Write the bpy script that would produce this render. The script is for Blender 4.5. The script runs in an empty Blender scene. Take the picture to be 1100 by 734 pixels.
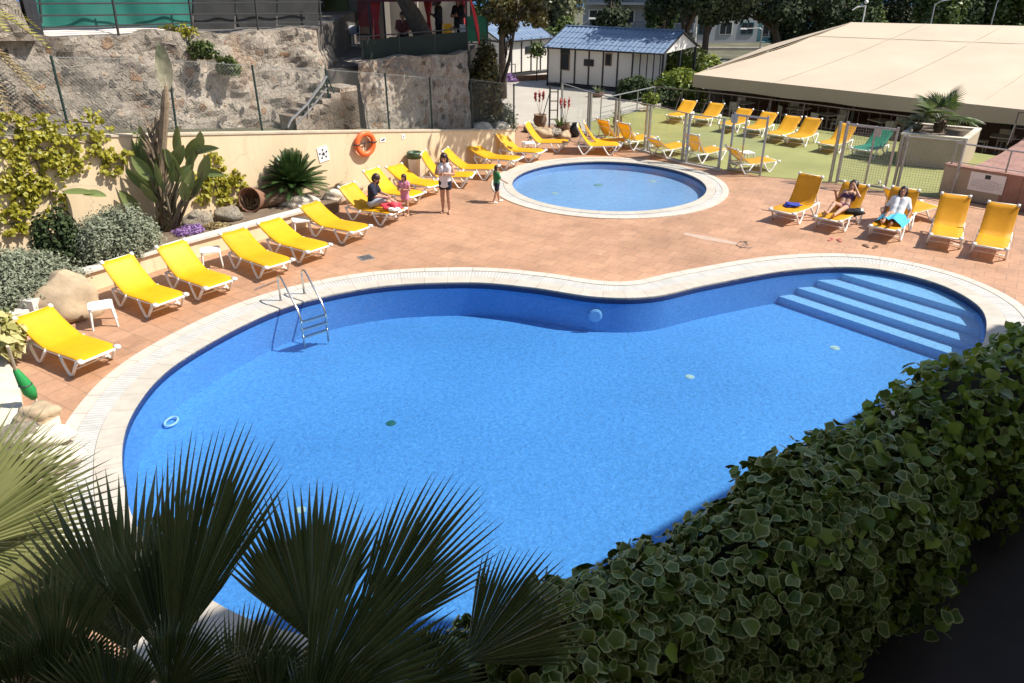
import bpy, math, random
import numpy as np
from mathutils import Vector, Matrix
from mathutils.geometry import tessellate_polygon
R = math.radians
rnd = random.Random(7)
nrg = np.random.default_rng(11)
scene = bpy.context.scene
COL = scene.collection

# ------------------------------------------------------------------ survey
# The camera was solved from the round children's pool and the upright posts;
# at() turns a sighting in the photograph into a place on the level z.
F, PT, CH = 815.0, R(26.4), 6.35
cP, sP = math.cos(PT), math.sin(PT)
def at(x, y, z=0.0):
    u = (x - 550) / F; v = (y - 367) / F
    t = (z - CH) / (-sP - v * cP)
    return Vector((u * t, (cP - v * sP) * t, z))
def atY(x, y, Y):
    u = (x - 550) / F; v = (y - 367) / F
    t = Y / (cP - v * sP)
    return Vector((u * t, Y, CH + (-sP - v * cP) * t))
def dep(x, y, d):
    u = (x - 550) / F; v = (y - 367) / F
    return Vector((u * d, (cP - v * sP) * d, CH + (-sP - v * cP) * d))

# ------------------------------------------------------------------ mesh builder
class MB:
    def __init__(s): s.v = []; s.f = []; s.uv = []
    def add(s, vs, fs, uvs=None):
        o = len(s.v); s.v += [tuple(p) for p in vs]
        for i, f in enumerate(fs):
            s.f.append([o + k for k in f]); s.uv.append(uvs[i] if uvs else None)
    def box(s, c, d, rz=0.0, taper=1.0, tilt=None):
        x, y, z = d[0]/2, d[1]/2, d[2]/2
        vs = [Vector((sx*x*(taper if sz > 0 else 1), sy*y*(taper if sz > 0 else 1), sz*z)) for sz in (-1, 1) for sy in (-1, 1) for sx in (-1, 1)]
        m = Matrix.Rotation(rz, 3, 'Z')
        if tilt is not None: m = m @ tilt
        c = Vector(c)
        s.add([m @ p + c for p in vs], [(0,2,3,1),(4,5,7,6),(0,1,5,4),(2,6,7,3),(0,4,6,2),(1,3,7,5)])
    def tube(s, pts, r, n=6, cap=True):
        pts = [Vector(p) for p in pts]; N = len(pts)
        rs = [r]*N if not hasattr(r, '__len__') else r
        t0 = (pts[1]-pts[0]).normalized()
        a = t0.orthogonal().normalized()
        rings = []
        for i in range(N):
            t = (pts[min(i+1, N-1)] - pts[max(i-1, 0)])
            t = t.normalized() if t.length > 1e-9 else t0
            a = (a - t * a.dot(t))
            a = a.normalized() if a.length > 1e-6 else t.orthogonal().normalized()
            b = t.cross(a)
            rings.append([pts[i] + (a*math.cos(2*math.pi*k/n) + b*math.sin(2*math.pi*k/n))*rs[i] for k in range(n)])
        vs = [p for q in rings for p in q]; fs = []
        for i in range(N-1):
            for k in range(n):
                fs.append((i*n+k, i*n+(k+1) % n, (i+1)*n+(k+1) % n, (i+1)*n+k))
        if cap: fs.append(tuple(range(n))[::-1]); fs.append(tuple((N-1)*n+k for k in range(n)))
        s.add(vs, fs)
    def lathe(s, prof, c=(0,0,0), n=20, m=None):
        c = Vector(c); vs = []
        for (r, z) in prof:
            for k in range(n):
                p = Vector((r*math.cos(2*math.pi*k/n), r*math.sin(2*math.pi*k/n), z))
                vs.append((m @ p if m is not None else p) + c)
        fs = []
        for i in range(len(prof)-1):
            for k in range(n):
                fs.append((i*n+k, i*n+(k+1) % n, (i+1)*n+(k+1) % n, (i+1)*n+k))
        if prof[0][0] > 1e-6: fs.append(tuple(range(n))[::-1])
        if prof[-1][0] > 1e-6: fs.append(tuple((len(prof)-1)*n+k for k in range(n)))
        s.add(vs, fs)
    def prism(s, poly, z0, z1, bottom=False):
        poly = [(p[0], p[1]) for p in poly]; n = len(poly)
        vs = [(x, y, z0) for x, y in poly] + [(x, y, z1) for x, y in poly]
        fs = [(i, (i+1) % n, n+(i+1) % n, n+i) for i in range(n)]
        tr = tessellate_polygon([[Vector((x, y, 0)) for x, y in poly]])
        for t in tr:
            fs.append(tuple(n+k for k in t))
            if bottom: fs.append(tuple(t))
        s.add(vs, fs)
    def sheet(s, loops, z):
        allp = [p for l in loops for p in l]
        tr = tessellate_polygon([[Vector((p[0], p[1], 0)) for p in l] for l in loops])
        fs = []
        for t in tr:
            a, b, c = [Vector((allp[k][0], allp[k][1])) for k in t]
            cr = (b-a).cross(c-a) if hasattr((b-a).cross(c-a), '__float__') else (b.x-a.x)*(c.y-a.y)-(b.y-a.y)*(c.x-a.x)
            fs.append(tuple(t) if cr > 0 else tuple(reversed(t)))
        s.add([(p[0], p[1], z) for p in allp], fs)
    def grid(s, rows, close=False):
        nr, nc = len(rows), len(rows[0]); vs = [p for r in rows for p in r]; fs = []; uv = []
        for i in range(nr-1):
            for k in range(nc if close else nc-1):
                k2 = (k+1) % nc
                fs.append((i*nc+k, i*nc+k2, (i+1)*nc+k2, (i+1)*nc+k))
                uv.append([(k, i), (k+1, i), (k+1, i+1), (k, i+1)])
        s.add(vs, fs, uv)
    def blob(s, c, r, seed=0, n=14, amp=.18, rz=0.0):
        q = random.Random(seed); ph = [q.uniform(0, 6.28) for _ in range(9)]
        c = Vector(c); vs = []; m = n
        rot = Matrix.Rotation(rz, 3, 'Z')
        for i in range(m+1):
            th = math.pi*i/m
            for k in range(2*n):
                fi = math.pi*k/n
                d = Vector((math.sin(th)*math.cos(fi), math.sin(th)*math.sin(fi), math.cos(th)))
                w = 1+amp*(math.sin(2.1*d.x*2+ph[0])*math.sin(2.7*d.y*2+ph[1])+.6*math.sin(5*d.z+ph[2]+2*d.x)+.35*math.sin(7*d.x+ph[3])*math.cos(6*d.y+ph[4])+.2*math.sin(13*d.y+ph[5]+9*d.z))
                vs.append(rot @ Vector((d.x*r[0]*w, d.y*r[1]*w, d.z*r[2]*w)) + c)
        fs = []
        for i in range(m):
            for k in range(2*n):
                fs.append((i*2*n+k, (i+1)*2*n+k, (i+1)*2*n+(k+1) % (2*n), i*2*n+(k+1) % (2*n)))
        s.add(vs, fs)
    def build(s, name, mat, parent=None, smooth=False, loc=None):
        me = bpy.data.meshes.new(name)
        off = Vector(parent.location) if parent is not None else Vector((0, 0, 0))
        base = parent
        while base is not None and base.parent is not None:
            base = base.parent; off = off + Vector(base.location)
        if loc is not None: off = Vector(loc)
        me.from_pydata([(p[0]-off.x, p[1]-off.y, p[2]-off.z) for p in s.v], [], s.f)
        if any(u is not None for u in s.uv):
            l = me.uv_layers.new(name='UVMap'); i = 0
            for f, u in zip(s.f, s.uv):
                for k in range(len(f)):
                    l.data[i].uv = u[k] if u else (0, 0); i += 1
        if mat: me.materials.append(mat)
        if smooth: me.polygons.foreach_set('use_smooth', [True]*len(me.polygons))
        me.update()
        o = bpy.data.objects.new(name, me); COL.objects.link(o)
        if parent is not None: o.parent = parent
        if loc is not None: o.location = loc
        return o

def npmesh(name, V, Fq, mat, parent=None, uv=None, smooth=False):
    off = np.array(parent.location) if parent is not None else np.zeros(3)
    me = bpy.data.meshes.new(name); V = np.asarray(V, float)-off; Fq = np.asarray(Fq, np.int32)
    k = Fq.shape[1]
    me.vertices.add(len(V)); me.vertices.foreach_set('co', V.ravel())
    me.loops.add(Fq.size); me.loops.foreach_set('vertex_index', Fq.ravel())
    me.polygons.add(len(Fq)); me.polygons.foreach_set('loop_start', np.arange(0, Fq.size, k, dtype=np.int32))
    me.polygons.foreach_set('loop_total', np.full(len(Fq), k, np.int32))
    if uv is not None:
        l = me.uv_layers.new(name='UVMap'); l.data.foreach_set('uv', np.asarray(uv, float)[Fq.ravel()].ravel())
    if smooth: me.polygons.foreach_set('use_smooth', np.ones(len(Fq), bool))
    me.update(calc_edges=True); me.validate()
    me.materials.append(mat)
    o = bpy.data.objects.new(name, me); COL.objects.link(o)
    if parent is not None: o.parent = parent
    return o

def tag(o, label=None, cat=None, group=None, kind=None):
    if label: o['label'] = label
    if cat: o['category'] = cat
    if group: o['group'] = group
    if kind: o['kind'] = kind
    return o
def thing(name, label, cat, loc=(0, 0, 0), group=None):
    o = bpy.data.objects.new(name, None); COL.objects.link(o); o.location = loc
    o.empty_display_size = .2
    return tag(o, label, cat, group)
def copy_tree(o, parent=None):
    c = o.copy(); COL.objects.link(c)
    if parent is not None: c.parent = parent
    for ch in list(o.children): copy_tree(ch, c)
    return c
def struct(o): o['kind'] = 'structure'; return o

# ------------------------------------------------------------------ materials
def nodes(name):
    m = bpy.data.materials.new(name); m.use_nodes = True
    nt = m.node_tree; b = nt.nodes['Principled BSDF']
    return m, nt, b
def N(nt, t, **kw):
    n = nt.nodes.new(t)
    for k, v in kw.items(): setattr(n, k, v)
    return n
def mixc(nt, fac, a, b, blend='MIX'):
    n = N(nt, 'ShaderNodeMix', data_type='RGBA', blend_type=blend)
    for sock, v in ((n.inputs[0], fac), (n.inputs[6], a), (n.inputs[7], b)):
        if hasattr(v, 'is_output'): nt.links.new(v, sock)
        elif isinstance(v, (int, float)): sock.default_value = v
        else: sock.default_value = (*v, 1)
    return n.outputs[2]
def noise(nt, scale, detail=4, rough=.6, vec=None, out=0):
    n = N(nt, 'ShaderNodeTexNoise'); n.inputs['Scale'].default_value = scale
    n.inputs['Detail'].default_value = detail; n.inputs['Roughness'].default_value = rough
    if vec is None:
        g = nt.nodes.get('POS') or N(nt, 'ShaderNodeNewGeometry'); g.name = 'POS'; vec = g.outputs['Position']
    nt.links.new(vec, n.inputs['Vector']); return n.outputs[out]
def ramp(nt, fac, stops):
    n = N(nt, 'ShaderNodeValToRGB'); e = n.color_ramp.elements
    while len(e) < len(stops): e.new(.5)
    for i, (p, c) in enumerate(stops):
        e[i].position = p; e[i].color = (*c, 1) if not isinstance(c, (int, float)) else (c, c, c, 1)
    nt.links.new(fac, n.inputs[0]); return n.outputs[0]
def bump(nt, b, h, strength=.4, dist=.02):
    n = N(nt, 'ShaderNodeBump'); n.inputs['Strength'].default_value = strength; n.inputs['Distance'].default_value = dist
    nt.links.new(h, n.inputs['Height']); nt.links.new(n.outputs[0], b.inputs['Normal'])
def M(name, c, rough=.6, var=.12, scale=6, c2=None, metal=0, bmp=0, bscale=40, spec=.5):
    m, nt, b = nodes(name)
    lo = tuple(max(0, k*(1-var)) for k in c); hi = c2 if c2 else tuple(min(1, k*(1+var)) for k in c)
    f = ramp(nt, noise(nt, scale), [(.3, 0.0), (.7, 1.0)])
    nt.links.new(mixc(nt, f, lo, hi), b.inputs['Base Color'])
    b.inputs['Roughness'].default_value = rough; b.inputs['Metallic'].default_value = metal
    b.inputs['Specular IOR Level'].default_value = spec
    if bmp: bump(nt, b, noise(nt, bscale, 5), bmp, .01)
    return m
def leafmat(name, a, b2, trans=.3, rough=.45, c3=None, p3=.85):
    m, nt, b = nodes(name)
    g = N(nt, 'ShaderNodeNewGeometry')
    st = [(0, a), (.75, b2)] + ([(p3, b2), (p3+.03, c3)] if c3 else [])
    c = ramp(nt, g.outputs['Random Per Island'], st)
    nt.links.new(c, b.inputs['Base Color']); b.inputs['Roughness'].default_value = rough
    t = N(nt, 'ShaderNodeBsdfTranslucent'); nt.links.new(c, t.inputs[0])
    mx = N(nt, 'ShaderNodeMixShader'); mx.inputs[0].default_value = trans
    nt.links.new(b.outputs[0], mx.inputs[1]); nt.links.new(t.outputs[0], mx.inputs[2])
    nt.links.new(mx.outputs[0], nt.nodes['Material Output'].inputs[0]); return m

def tile_mat(name, c1, c2, mortar, w, h, rot, msize=.008, rough=.6, offset=.5, stain=.25, squash=1):
    m, nt, b = nodes(name)
    g = N(nt, 'ShaderNodeNewGeometry'); g.name = 'POS'
    mp = N(nt, 'ShaderNodeMapping'); mp.inputs['Rotation'].default_value = (0, 0, rot)
    nt.links.new(g.outputs['Position'], mp.inputs['Vector'])
    br = N(nt, 'ShaderNodeTexBrick'); br.offset = offset
    nt.links.new(mp.outputs[0], br.inputs['Vector'])
    br.inputs['Color1'].default_value = (*c1, 1); br.inputs['Color2'].default_value = (*c2, 1); br.inputs['Mortar'].default_value = (*mortar, 1)
    br.inputs['Scale'].default_value = 1; br.inputs['Mortar Size'].default_value = msize
    br.inputs['Brick Width'].default_value = w; br.inputs['Row Height'].default_value = h; br.inputs['Mortar Smooth'].default_value = .3
    s = ramp(nt, noise(nt, .35, 6, .65), [(.32, 1-stain), (.6, 1.0)])
    s2 = ramp(nt, noise(nt, 9, 5, .7), [(.3, .84), (.7, 1.07)])
    s3 = ramp(nt, noise(nt, 1.3, 7, .72), [(.36, .85), (.50, 1.0), (.72, 1.0), (.80, 1.10)])
    s2 = mixc(nt, 1, s2, s3, 'MULTIPLY')
    c = mixc(nt, 1, mixc(nt, 1, br.outputs[0], s, 'MULTIPLY'), s2, 'MULTIPLY')
    nt.links.new(c, b.inputs['Base Color']); b.inputs['Roughness'].default_value = rough
    bump(nt, b, br.outputs['Fac'], -.3, .005)
    return m

m_deck = tile_mat('terracotta tiles', (.53, .302, .180), (.465, .257, .150), (.31, .19, .12), .44, .44, R(33), .009, .62, .5, .30)
m_platform = tile_mat('red tile', (.40, .21, .15), (.34, .17, .12), (.2, .12, .09), .4, .4, R(40), .012)
def turf_mat():
    m, nt, b = nodes('artificial turf')
    f = ramp(nt, noise(nt, 220, 2), [(.3, 0.0), (.7, 1.0)]); f2 = ramp(nt, noise(nt, .5, 5), [(.3, .82), (.7, 1.12)])
    nt.links.new(mixc(nt, 1, mixc(nt, f, (.195, .20, .062), (.315, .315, .115)), f2, 'MULTIPLY'), b.inputs['Base Color'])
    b.inputs['Roughness'].default_value = .95; bump(nt, b, noise(nt, 300, 3), .6, .01); return m
m_turf = turf_mat()
m_road = M('pale concrete road', (.40, .36, .30), .9, .1, .5, bmp=.3, bscale=60)
m_ground = M('dry earth ground', (.10, .095, .055), .95, .4, .4, bmp=.4, bscale=8)
m_soil = M('planter soil', (.16, .115, .075), .95, .35, 3, bmp=.8, bscale=25)
m_plaster = None
def plaster():
    m, nt, b = nodes('peach plaster')
    f = ramp(nt, noise(nt, .8, 6, .65), [(.3, 0.0), (.75, 1.0)])
    c = mixc(nt, f, (.67, .515, .32), (.73, .58, .38))
    g = N(nt, 'ShaderNodeNewGeometry'); mp = N(nt, 'ShaderNodeMapping'); mp.inputs['Scale'].default_value = (6, 6, .35)
    nt.links.new(g.outputs['Position'], mp.inputs[0])
    st = ramp(nt, noise(nt, 1.0, 5, .7, mp.outputs[0]), [(.38, .78), (.55, 1.0)])
    c = mixc(nt, .28, c, mixc(nt, 1, c, st, 'MULTIPLY'))
    w = N(nt, 'ShaderNodeTexVoronoi', feature='DISTANCE_TO_EDGE'); w.inputs['Scale'].default_value = .55
    nz = noise(nt, 2.5, 5, .6, None, 1)
    mv = N(nt, 'ShaderNodeVectorMath', operation='MULTIPLY_ADD'); nt.links.new(nz, mv.inputs[0]); mv.inputs[1].default_value = (.7, .7, .7); nt.links.new(g.outputs['Position'], mv.inputs[2])
    nt.links.new(mv.outputs[0], w.inputs['Vector'])
    cr = ramp(nt, w.outputs['Distance'], [(.0, .62), (.012, 1.0)])
    c = mixc(nt, .6, c, mixc(nt, 1, c, cr, 'MULTIPLY'))
    nt.links.new(c, b.inputs['Base Color']); b.inputs['Roughness'].default_value = .88
    bump(nt, b, noise(nt, 35, 5), .25, .01); return m
m_plaster = plaster()
def stone(name, base, dark, warm, scale=2.6):
    m, nt, b = nodes(name)
    g = N(nt, 'ShaderNodeNewGeometry'); g.name = 'POS'
    nz = noise(nt, 1.8, 4, .6, None, 1)
    mv = N(nt, 'ShaderNodeVectorMath', operation='MULTIPLY_ADD'); nt.links.new(nz, mv.inputs[0]); mv.inputs[1].default_value = (.62, .62, .62); nt.links.new(g.outputs['Position'], mv.inputs[2])
    v = N(nt, 'ShaderNodeTexVoronoi'); v.inputs['Scale'].default_value = scale; v.inputs['Randomness'].default_value = 1
    nt.links.new(mv.outputs[0], v.inputs['Vector'])
    sep = N(nt, 'ShaderNodeSeparateColor'); nt.links.new(v.outputs['Color'], sep.inputs[0])
    # only some cells are bare stones, the rest is lime render
    isst = ramp(nt, sep.outputs[0], [(.37, 0.0), (.43, 1.0)])
    ve = N(nt, 'ShaderNodeTexVoronoi', feature='DISTANCE_TO_EDGE'); ve.inputs['Scale'].default_value = scale; nt.links.new(mv.outputs[0], ve.inputs['Vector'])
    inner = ramp(nt, ve.outputs['Distance'], [(.09, 0.0), (.17, 1.0)])
    line = ramp(nt, ve.outputs['Distance'], [(.0, .60), (.06, 1.0)])
    msk = N(nt, 'ShaderNodeMath', operation='MULTIPLY'); nt.links.new(isst, msk.inputs[0]); nt.links.new(inner, msk.inputs[1])
    stc = ramp(nt, sep.outputs[1], [(0, dark), (.35, tuple(.55*k for k in base)), (.6, tuple(.85*k for k in base)), (.8, warm), (1, tuple(k*1.05 for k in base))])
    bigs = ramp(nt, noise(nt, .45, 6, .65), [(.35, .0), (.62, 1.0)])
    mort = mixc(nt, bigs, tuple(k*.60 for k in base), tuple(k*1.08 for k in base))
    ms_ = N(nt, 'ShaderNodeMapping'); ms_.inputs['Scale'].default_value = (1, 1, .28); nt.links.new(g.outputs['Position'], ms_.inputs[0])
    rust = ramp(nt, noise(nt, 1.1, 6, .7, ms_.outputs[0]), [(.52, 0.0), (.62, .85)])
    c = mixc(nt, msk.outputs[0], mixc(nt, .75, mort, mixc(nt, 1, mort, line, 'MULTIPLY')), stc)
    c = mixc(nt, rust, c, mixc(nt, .5, warm, c))
    fine = ramp(nt, noise(nt, 16, 7, .8), [(.30, .50), (.66, 1.22)])
    c = mixc(nt, 1, c, fine, 'MULTIPLY')
    nt.links.new(c, b.inputs['Base Color']); b.inputs['Roughness'].default_value = .93
    h = N(nt, 'ShaderNodeMath', operation='MULTIPLY_ADD'); nt.links.new(msk.outputs[0], h.inputs[0]); h.inputs[1].default_value = .6; nt.links.new(noise(nt, 11, 8, .75), h.inputs[2])
    bump(nt, b, h.outputs[0], 1.0, .10); return m
m_stone = stone('rubble stone', (.57, .485, .385), (.10, .085, .07), (.33, .18, .09), 4.4)
m_rock = stone('boulder rock', (.46, .40, .31), (.26, .22, .17), (.40, .31, .20), 1.2)
m_rocktan = M('tan boulder', (.42, .315, .20), .9, .2, 3, bmp=.8, bscale=12)
m_rockpale = M('pale limestone', (.60, .53, .42), .9, .14, 3, bmp=.6, bscale=14)
m_cope = M('white coping stone', (.60, .55, .48), .8, .12, 4, bmp=.3)
def uvbrick(name, c1, c2, mortar, w, h, ms, rough=.6):
    m, nt, b = nodes(name); u = N(nt, 'ShaderNodeUVMap'); br = N(nt, 'ShaderNodeTexBrick'); br.offset = 0
    nt.links.new(u.outputs[0], br.inputs['Vector'])
    br.inputs['Color1'].default_value = (*c1, 1); br.inputs['Color2'].default_value = (*c2, 1); br.inputs['Mortar'].default_value = (*mortar, 1)
    br.inputs['Scale'].default_value = 1; br.inputs['Mortar Size'].default_value = ms; br.inputs['Brick Width'].default_value = w; br.inputs['Row Height'].default_value = h
    c = mixc(nt, 1, br.outputs[0], ramp(nt, noise(nt, 3, 6, .7), [(.3, .84), (.65, 1.05)]), 'MULTIPLY')
    nt.links.new(c, b.inputs['Base Color']); b.inputs['Roughness'].default_value = rough; bump(nt, b, br.outputs['Fac'], -.5, .01); return m
m_pstone = uvbrick('pool edge stone', (.53, .475, .40), (.485, .435, .36), (.40, .34, .27), .5, 1, .01)
m_grate = uvbrick('gutter grating', (.55, .53, .485), (.485, .47, .435), (.36, .345, .315), .065, 1, .008)
m_pedge = uvbrick('outer edge stone', (.60, .54, .45), (.55, .49, .41), (.36, .30, .24), .5, 1, .008)
def mosaic(name, a, b2, c3):
    m, nt, b = nodes(name); g = N(nt, 'ShaderNodeNewGeometry'); g.name = 'POS'
    v = N(nt, 'ShaderNodeTexVoronoi', distance='CHEBYCHEV'); v.inputs['Scale'].default_value = 44; v.inputs['Randomness'].default_value = .5
    nt.links.new(g.outputs['Position'], v.inputs['Vector'])
    sep = N(nt, 'ShaderNodeSeparateColor'); nt.links.new(v.outputs['Color'], sep.inputs[0])
    c = ramp(nt, sep.outputs[0], [(0, a), (.45, b2), (.85, b2), (1, c3)])
    c = mixc(nt, 1, c, ramp(nt, noise(nt, .3, 4), [(.3, .90), (.7, 1.06)]), 'MULTIPLY')
    nt.links.new(c, b.inputs['Base Color']); b.inputs['Roughness'].default_value = .5; return m
m_mosaic = mosaic('pool mosaic', (.088, .275, .585), (.106, .315, .65), (.16, .39, .73))
m_wallmosaic = mosaic('pool wall mosaic', (.11, .285, .575), (.125, .32, .63), (.175, .375, .69))  # paler than the floor tiles: bounced light is put into the wall colour
m_kmosaic = mosaic('children pool mosaic', (.29, .43, .66), (.32, .46, .69), (.37, .50, .72))
m_step = mosaic('step mosaic', (.25, .46, .69), (.29, .50, .73), (.35, .55, .77))
m_navy = M('navy waterline tiles', (.012, .025, .11), .35, .3, 40)
def watermat():
    m, nt, b = nodes('pool water'); nt.nodes.remove(b)
    fr = N(nt, 'ShaderNodeFresnel'); fr.inputs['IOR'].default_value = 1.33
    tr = N(nt, 'ShaderNodeBsdfTransparent')
    # ripple light and broad tone are painted into the tint by noise
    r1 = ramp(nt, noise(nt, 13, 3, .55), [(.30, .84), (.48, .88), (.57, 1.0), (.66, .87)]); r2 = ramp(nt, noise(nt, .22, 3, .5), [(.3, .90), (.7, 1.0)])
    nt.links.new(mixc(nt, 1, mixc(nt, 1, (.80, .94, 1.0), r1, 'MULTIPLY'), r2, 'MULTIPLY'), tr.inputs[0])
    gl = N(nt, 'ShaderNodeBsdfGlossy'); gl.inputs['Roughness'].default_value = .03
    bp = N(nt, 'ShaderNodeBump'); bp.inputs['Strength'].default_value = .8; bp.inputs['Distance'].default_value = .02
    nt.links.new(noise(nt, 9, 4, .6), bp.inputs['Height'])
    nt.links.new(bp.outputs[0], fr.inputs['Normal']); nt.links.new(bp.outputs[0], gl.inputs['Normal'])
    mx = N(nt, 'ShaderNodeMixShader'); nt.links.new(fr.outputs[0], mx.inputs[0]); nt.links.new(tr.outputs[0], mx.inputs[1]); nt.links.new(gl.outputs[0], mx.inputs[2])
    nt.links.new(mx.outputs[0], nt.nodes['Material Output'].inputs[0]); return m
m_water = watermat()
def glassmat():
    m, nt, b = nodes('clear glass'); nt.nodes.remove(b)
    lw = N(nt, 'ShaderNodeLayerWeight'); pw = N(nt, 'ShaderNodeMath', operation='POWER'); nt.links.new(lw.outputs['Facing'], pw.inputs[0]); pw.inputs[1].default_value = 5
    fr = N(nt, 'ShaderNodeMath', operation='MULTIPLY_ADD'); nt.links.new(pw.outputs[0], fr.inputs[0]); fr.inputs[1].default_value = .8; fr.inputs[2].default_value = .025
    tr = N(nt, 'ShaderNodeBsdfTransparent'); tr.inputs[0].default_value = (.96, .97, .965, 1)
    gl = N(nt, 'ShaderNodeBsdfGlossy'); gl.inputs['Roughness'].default_value = .02
    mx = N(nt, 'ShaderNodeMixShader'); nt.links.new(fr.outputs[0], mx.inputs[0]); nt.links.new(tr.outputs[0], mx.inputs[1]); nt.links.new(gl.outputs[0], mx.inputs[2])
    nt.links.new(mx.outputs[0], nt.nodes['Material Output'].inputs[0]); return m
m_glass = glassmat()
m_pane = M('dark window glass', (.02, .025, .03), .12, .2, 3)
m_white = M('white plastic', (.80, .77, .72), .4, .05, 3)
def slingmat(name, c):
    m, nt, b = nodes(name); f = ramp(nt, noise(nt, 5, 4), [(.3, .92), (.7, 1.04)])
    oi = N(nt, 'ShaderNodeObjectInfo'); f = mixc(nt, 1, f, ramp(nt, oi.outputs['Random'], [(0, .88), (1, 1.06)]), 'MULTIPLY')
    cc = mixc(nt, 1, c, f, 'MULTIPLY'); nt.links.new(cc, b.inputs['Base Color']); b.inputs['Roughness'].default_value = .55
    bump(nt, b, noise(nt, 14, 3), .15, .01)
    t = N(nt, 'ShaderNodeBsdfTranslucent'); nt.links.new(cc, t.inputs[0]); mx = N(nt, 'ShaderNodeMixShader'); mx.inputs[0].default_value = .22
    nt.links.new(b.outputs[0], mx.inputs[1]); nt.links.new(t.outputs[0], mx.inputs[2]); nt.links.new(mx.outputs[0], nt.nodes['Material Output'].inputs[0]); return m
m_yel = slingmat('yellow sling fabric', (.86, .455, .006)); m_yel2 = slingmat('warm yellow sling fabric', (.80, .385, .010)); m_grn = slingmat('green sling fabric', (.02, .26, .15))
m_steel = M('stainless steel', (.62, .60, .57), .25, .05, 8, metal=1)
m_galv = M('galvanised metal', (.36, .36, .36), .45, .15, 8, metal=.7)
m_greenpost = M('dark green painted steel', (.012, .035, .028), .5, .2, 5)
m_wire = M('galvanised wire', (.34, .35, .33), .5, .1, 5)
m_dark = M('dark painted metal', (.03, .03, .03), .55, .2, 6)
m_black = M('black rubber', (.015, .015, .015), .7, .2, 6)
m_orange = M('orange lifebuoy shell', (.80, .14, .03), .45, .1, 4)
m_rope = M('pale rope', (.55, .45, .32), .8, .1, 10)
m_beige = M('beige rendered masonry', (.42, .335, .235), .88, .1, 1.5, bmp=.2)
m_canvas = M('cream marquee canvas', (.50, .405, .295), .85, .07, .35)
m_tarp = M('green tarpaulin', (.008, .125, .097), .6, .12, 1.2)
m_mesh = M('green shade netting', (.004, .012, .008), .8, .2, 4)
m_kerb = M('whitewashed kerb', (.66, .56, .48), .85, .1, 2)
m_panelw = M('white wall panel', (.66, .62, .56), .7, .06, 1)
m_batten = M('black timber batten', (.02, .02, .025), .6, .2, 6)
def roofmat():
    m, nt, b = nodes('blue sheet roof'); f = ramp(nt, noise(nt, 1.2, 4), [(.3, 0.0), (.7, 1.0)])
    nt.links.new(mixc(nt, f, (.125, .18, .27), (.17, .23, .32)), b.inputs['Base Color']); b.inputs['Roughness'].default_value = .45; return m
m_roof = roofmat()
m_wood = M('weathered wood', (.20, .13, .08), .8, .25, 6, bmp=.4)
m_bark = M('rough bark', (.075, .055, .04), .95, .35, 6, bmp=1, bscale=18)
m_palmtrunk = M('fibrous palm trunk', (.10, .07, .045), .95, .35, 9, bmp=1, bscale=25)
m_darkwall = M('dark grey render', (.13, .115, .095), .9, .15, 1)  # even dark grey colour for the house walls and roof
m_limewall = M('lime washed wall', (.42, .38, .32), .9, .12, 1)
m_red = M('red canvas', (.42, .03, .035), .75, .15, 3)
m_maroon = M('maroon board', (.12, .012, .02), .6, .15, 3)
m_apt = M('pale apartment render', (.33, .33, .335), .9, .08, .3)
m_apt_teal = M('teal apartment panel', (.12, .24, .25), .8, .1, .4)
m_olive = M('olive door paint', (.075, .09, .02), .7, .15, 2)
m_hotel = M('cream hotel render', (.60, .52, .40), .9, .06, .6)
m_terr = M('dark terrace paving', (.10, .085, .07), .85, .2, 2)
m_pinkmat = M('dull red floor paint', (.24, .09, .09), .85, .15, 2)
m_signw = M('white sign plate', (.78, .76, .73), .5, .03, 3)
m_ink = M('black print', (.03, .03, .04), .6, .1, 5)
m_greyink = M('grey print', (.36, .36, .37), .6, .1, 5)
m_gfab = slingmat('green parasol cloth', (.02, .30, .07))
m_terra = M('clay pot', (.26, .13, .08), .85, .2, 5, bmp=.3)
m_binbody = M('cream bin body', (.74, .71, .65), .5, .06, 3)
m_binlid = M('dark green bin lid', (.03, .07, .035), .45, .15, 3)
# skin and clothes
m_skin = M('skin', (.46, .25, .16), .55, .08, 12)
m_skin2 = M('tanned skin', (.36, .18, .11), .55, .08, 12)
m_hair = M('dark brown hair', (.025, .014, .010), .5, .3, 30)
m_navyc = M('dark navy cotton', (.012, .016, .035), .9, .2, 15)
m_whitec = M('white cotton', (.75, .73, .72), .85, .06, 10)
m_whitec2 = M('white top with mauve print', (.72, .70, .72), .85, .1, 10)
m_pink = M('pink cotton', (.62, .25, .34), .85, .1, 10)
m_greenc = M('green cotton', (.02, .16, .06), .85, .15, 10)
m_redc = M('red cloth', (.65, .015, .04), .8, .2, 8, c2=(.75, .10, .12))
m_greyc = M('light grey cotton', (.42, .44, .50), .85, .1, 10)
m_turq = M('turquoise towel', (.06, .38, .55), .9, .12, 9, bmp=.5, bscale=120)
m_blue = M('royal blue cloth', (.02, .04, .30), .85, .2, 9)
m_blackc = M('black cloth', (.015, .014, .016), .85, .2, 9)
m_bikini = M('plum swimwear', (.10, .03, .06), .7, .2, 9)
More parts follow.
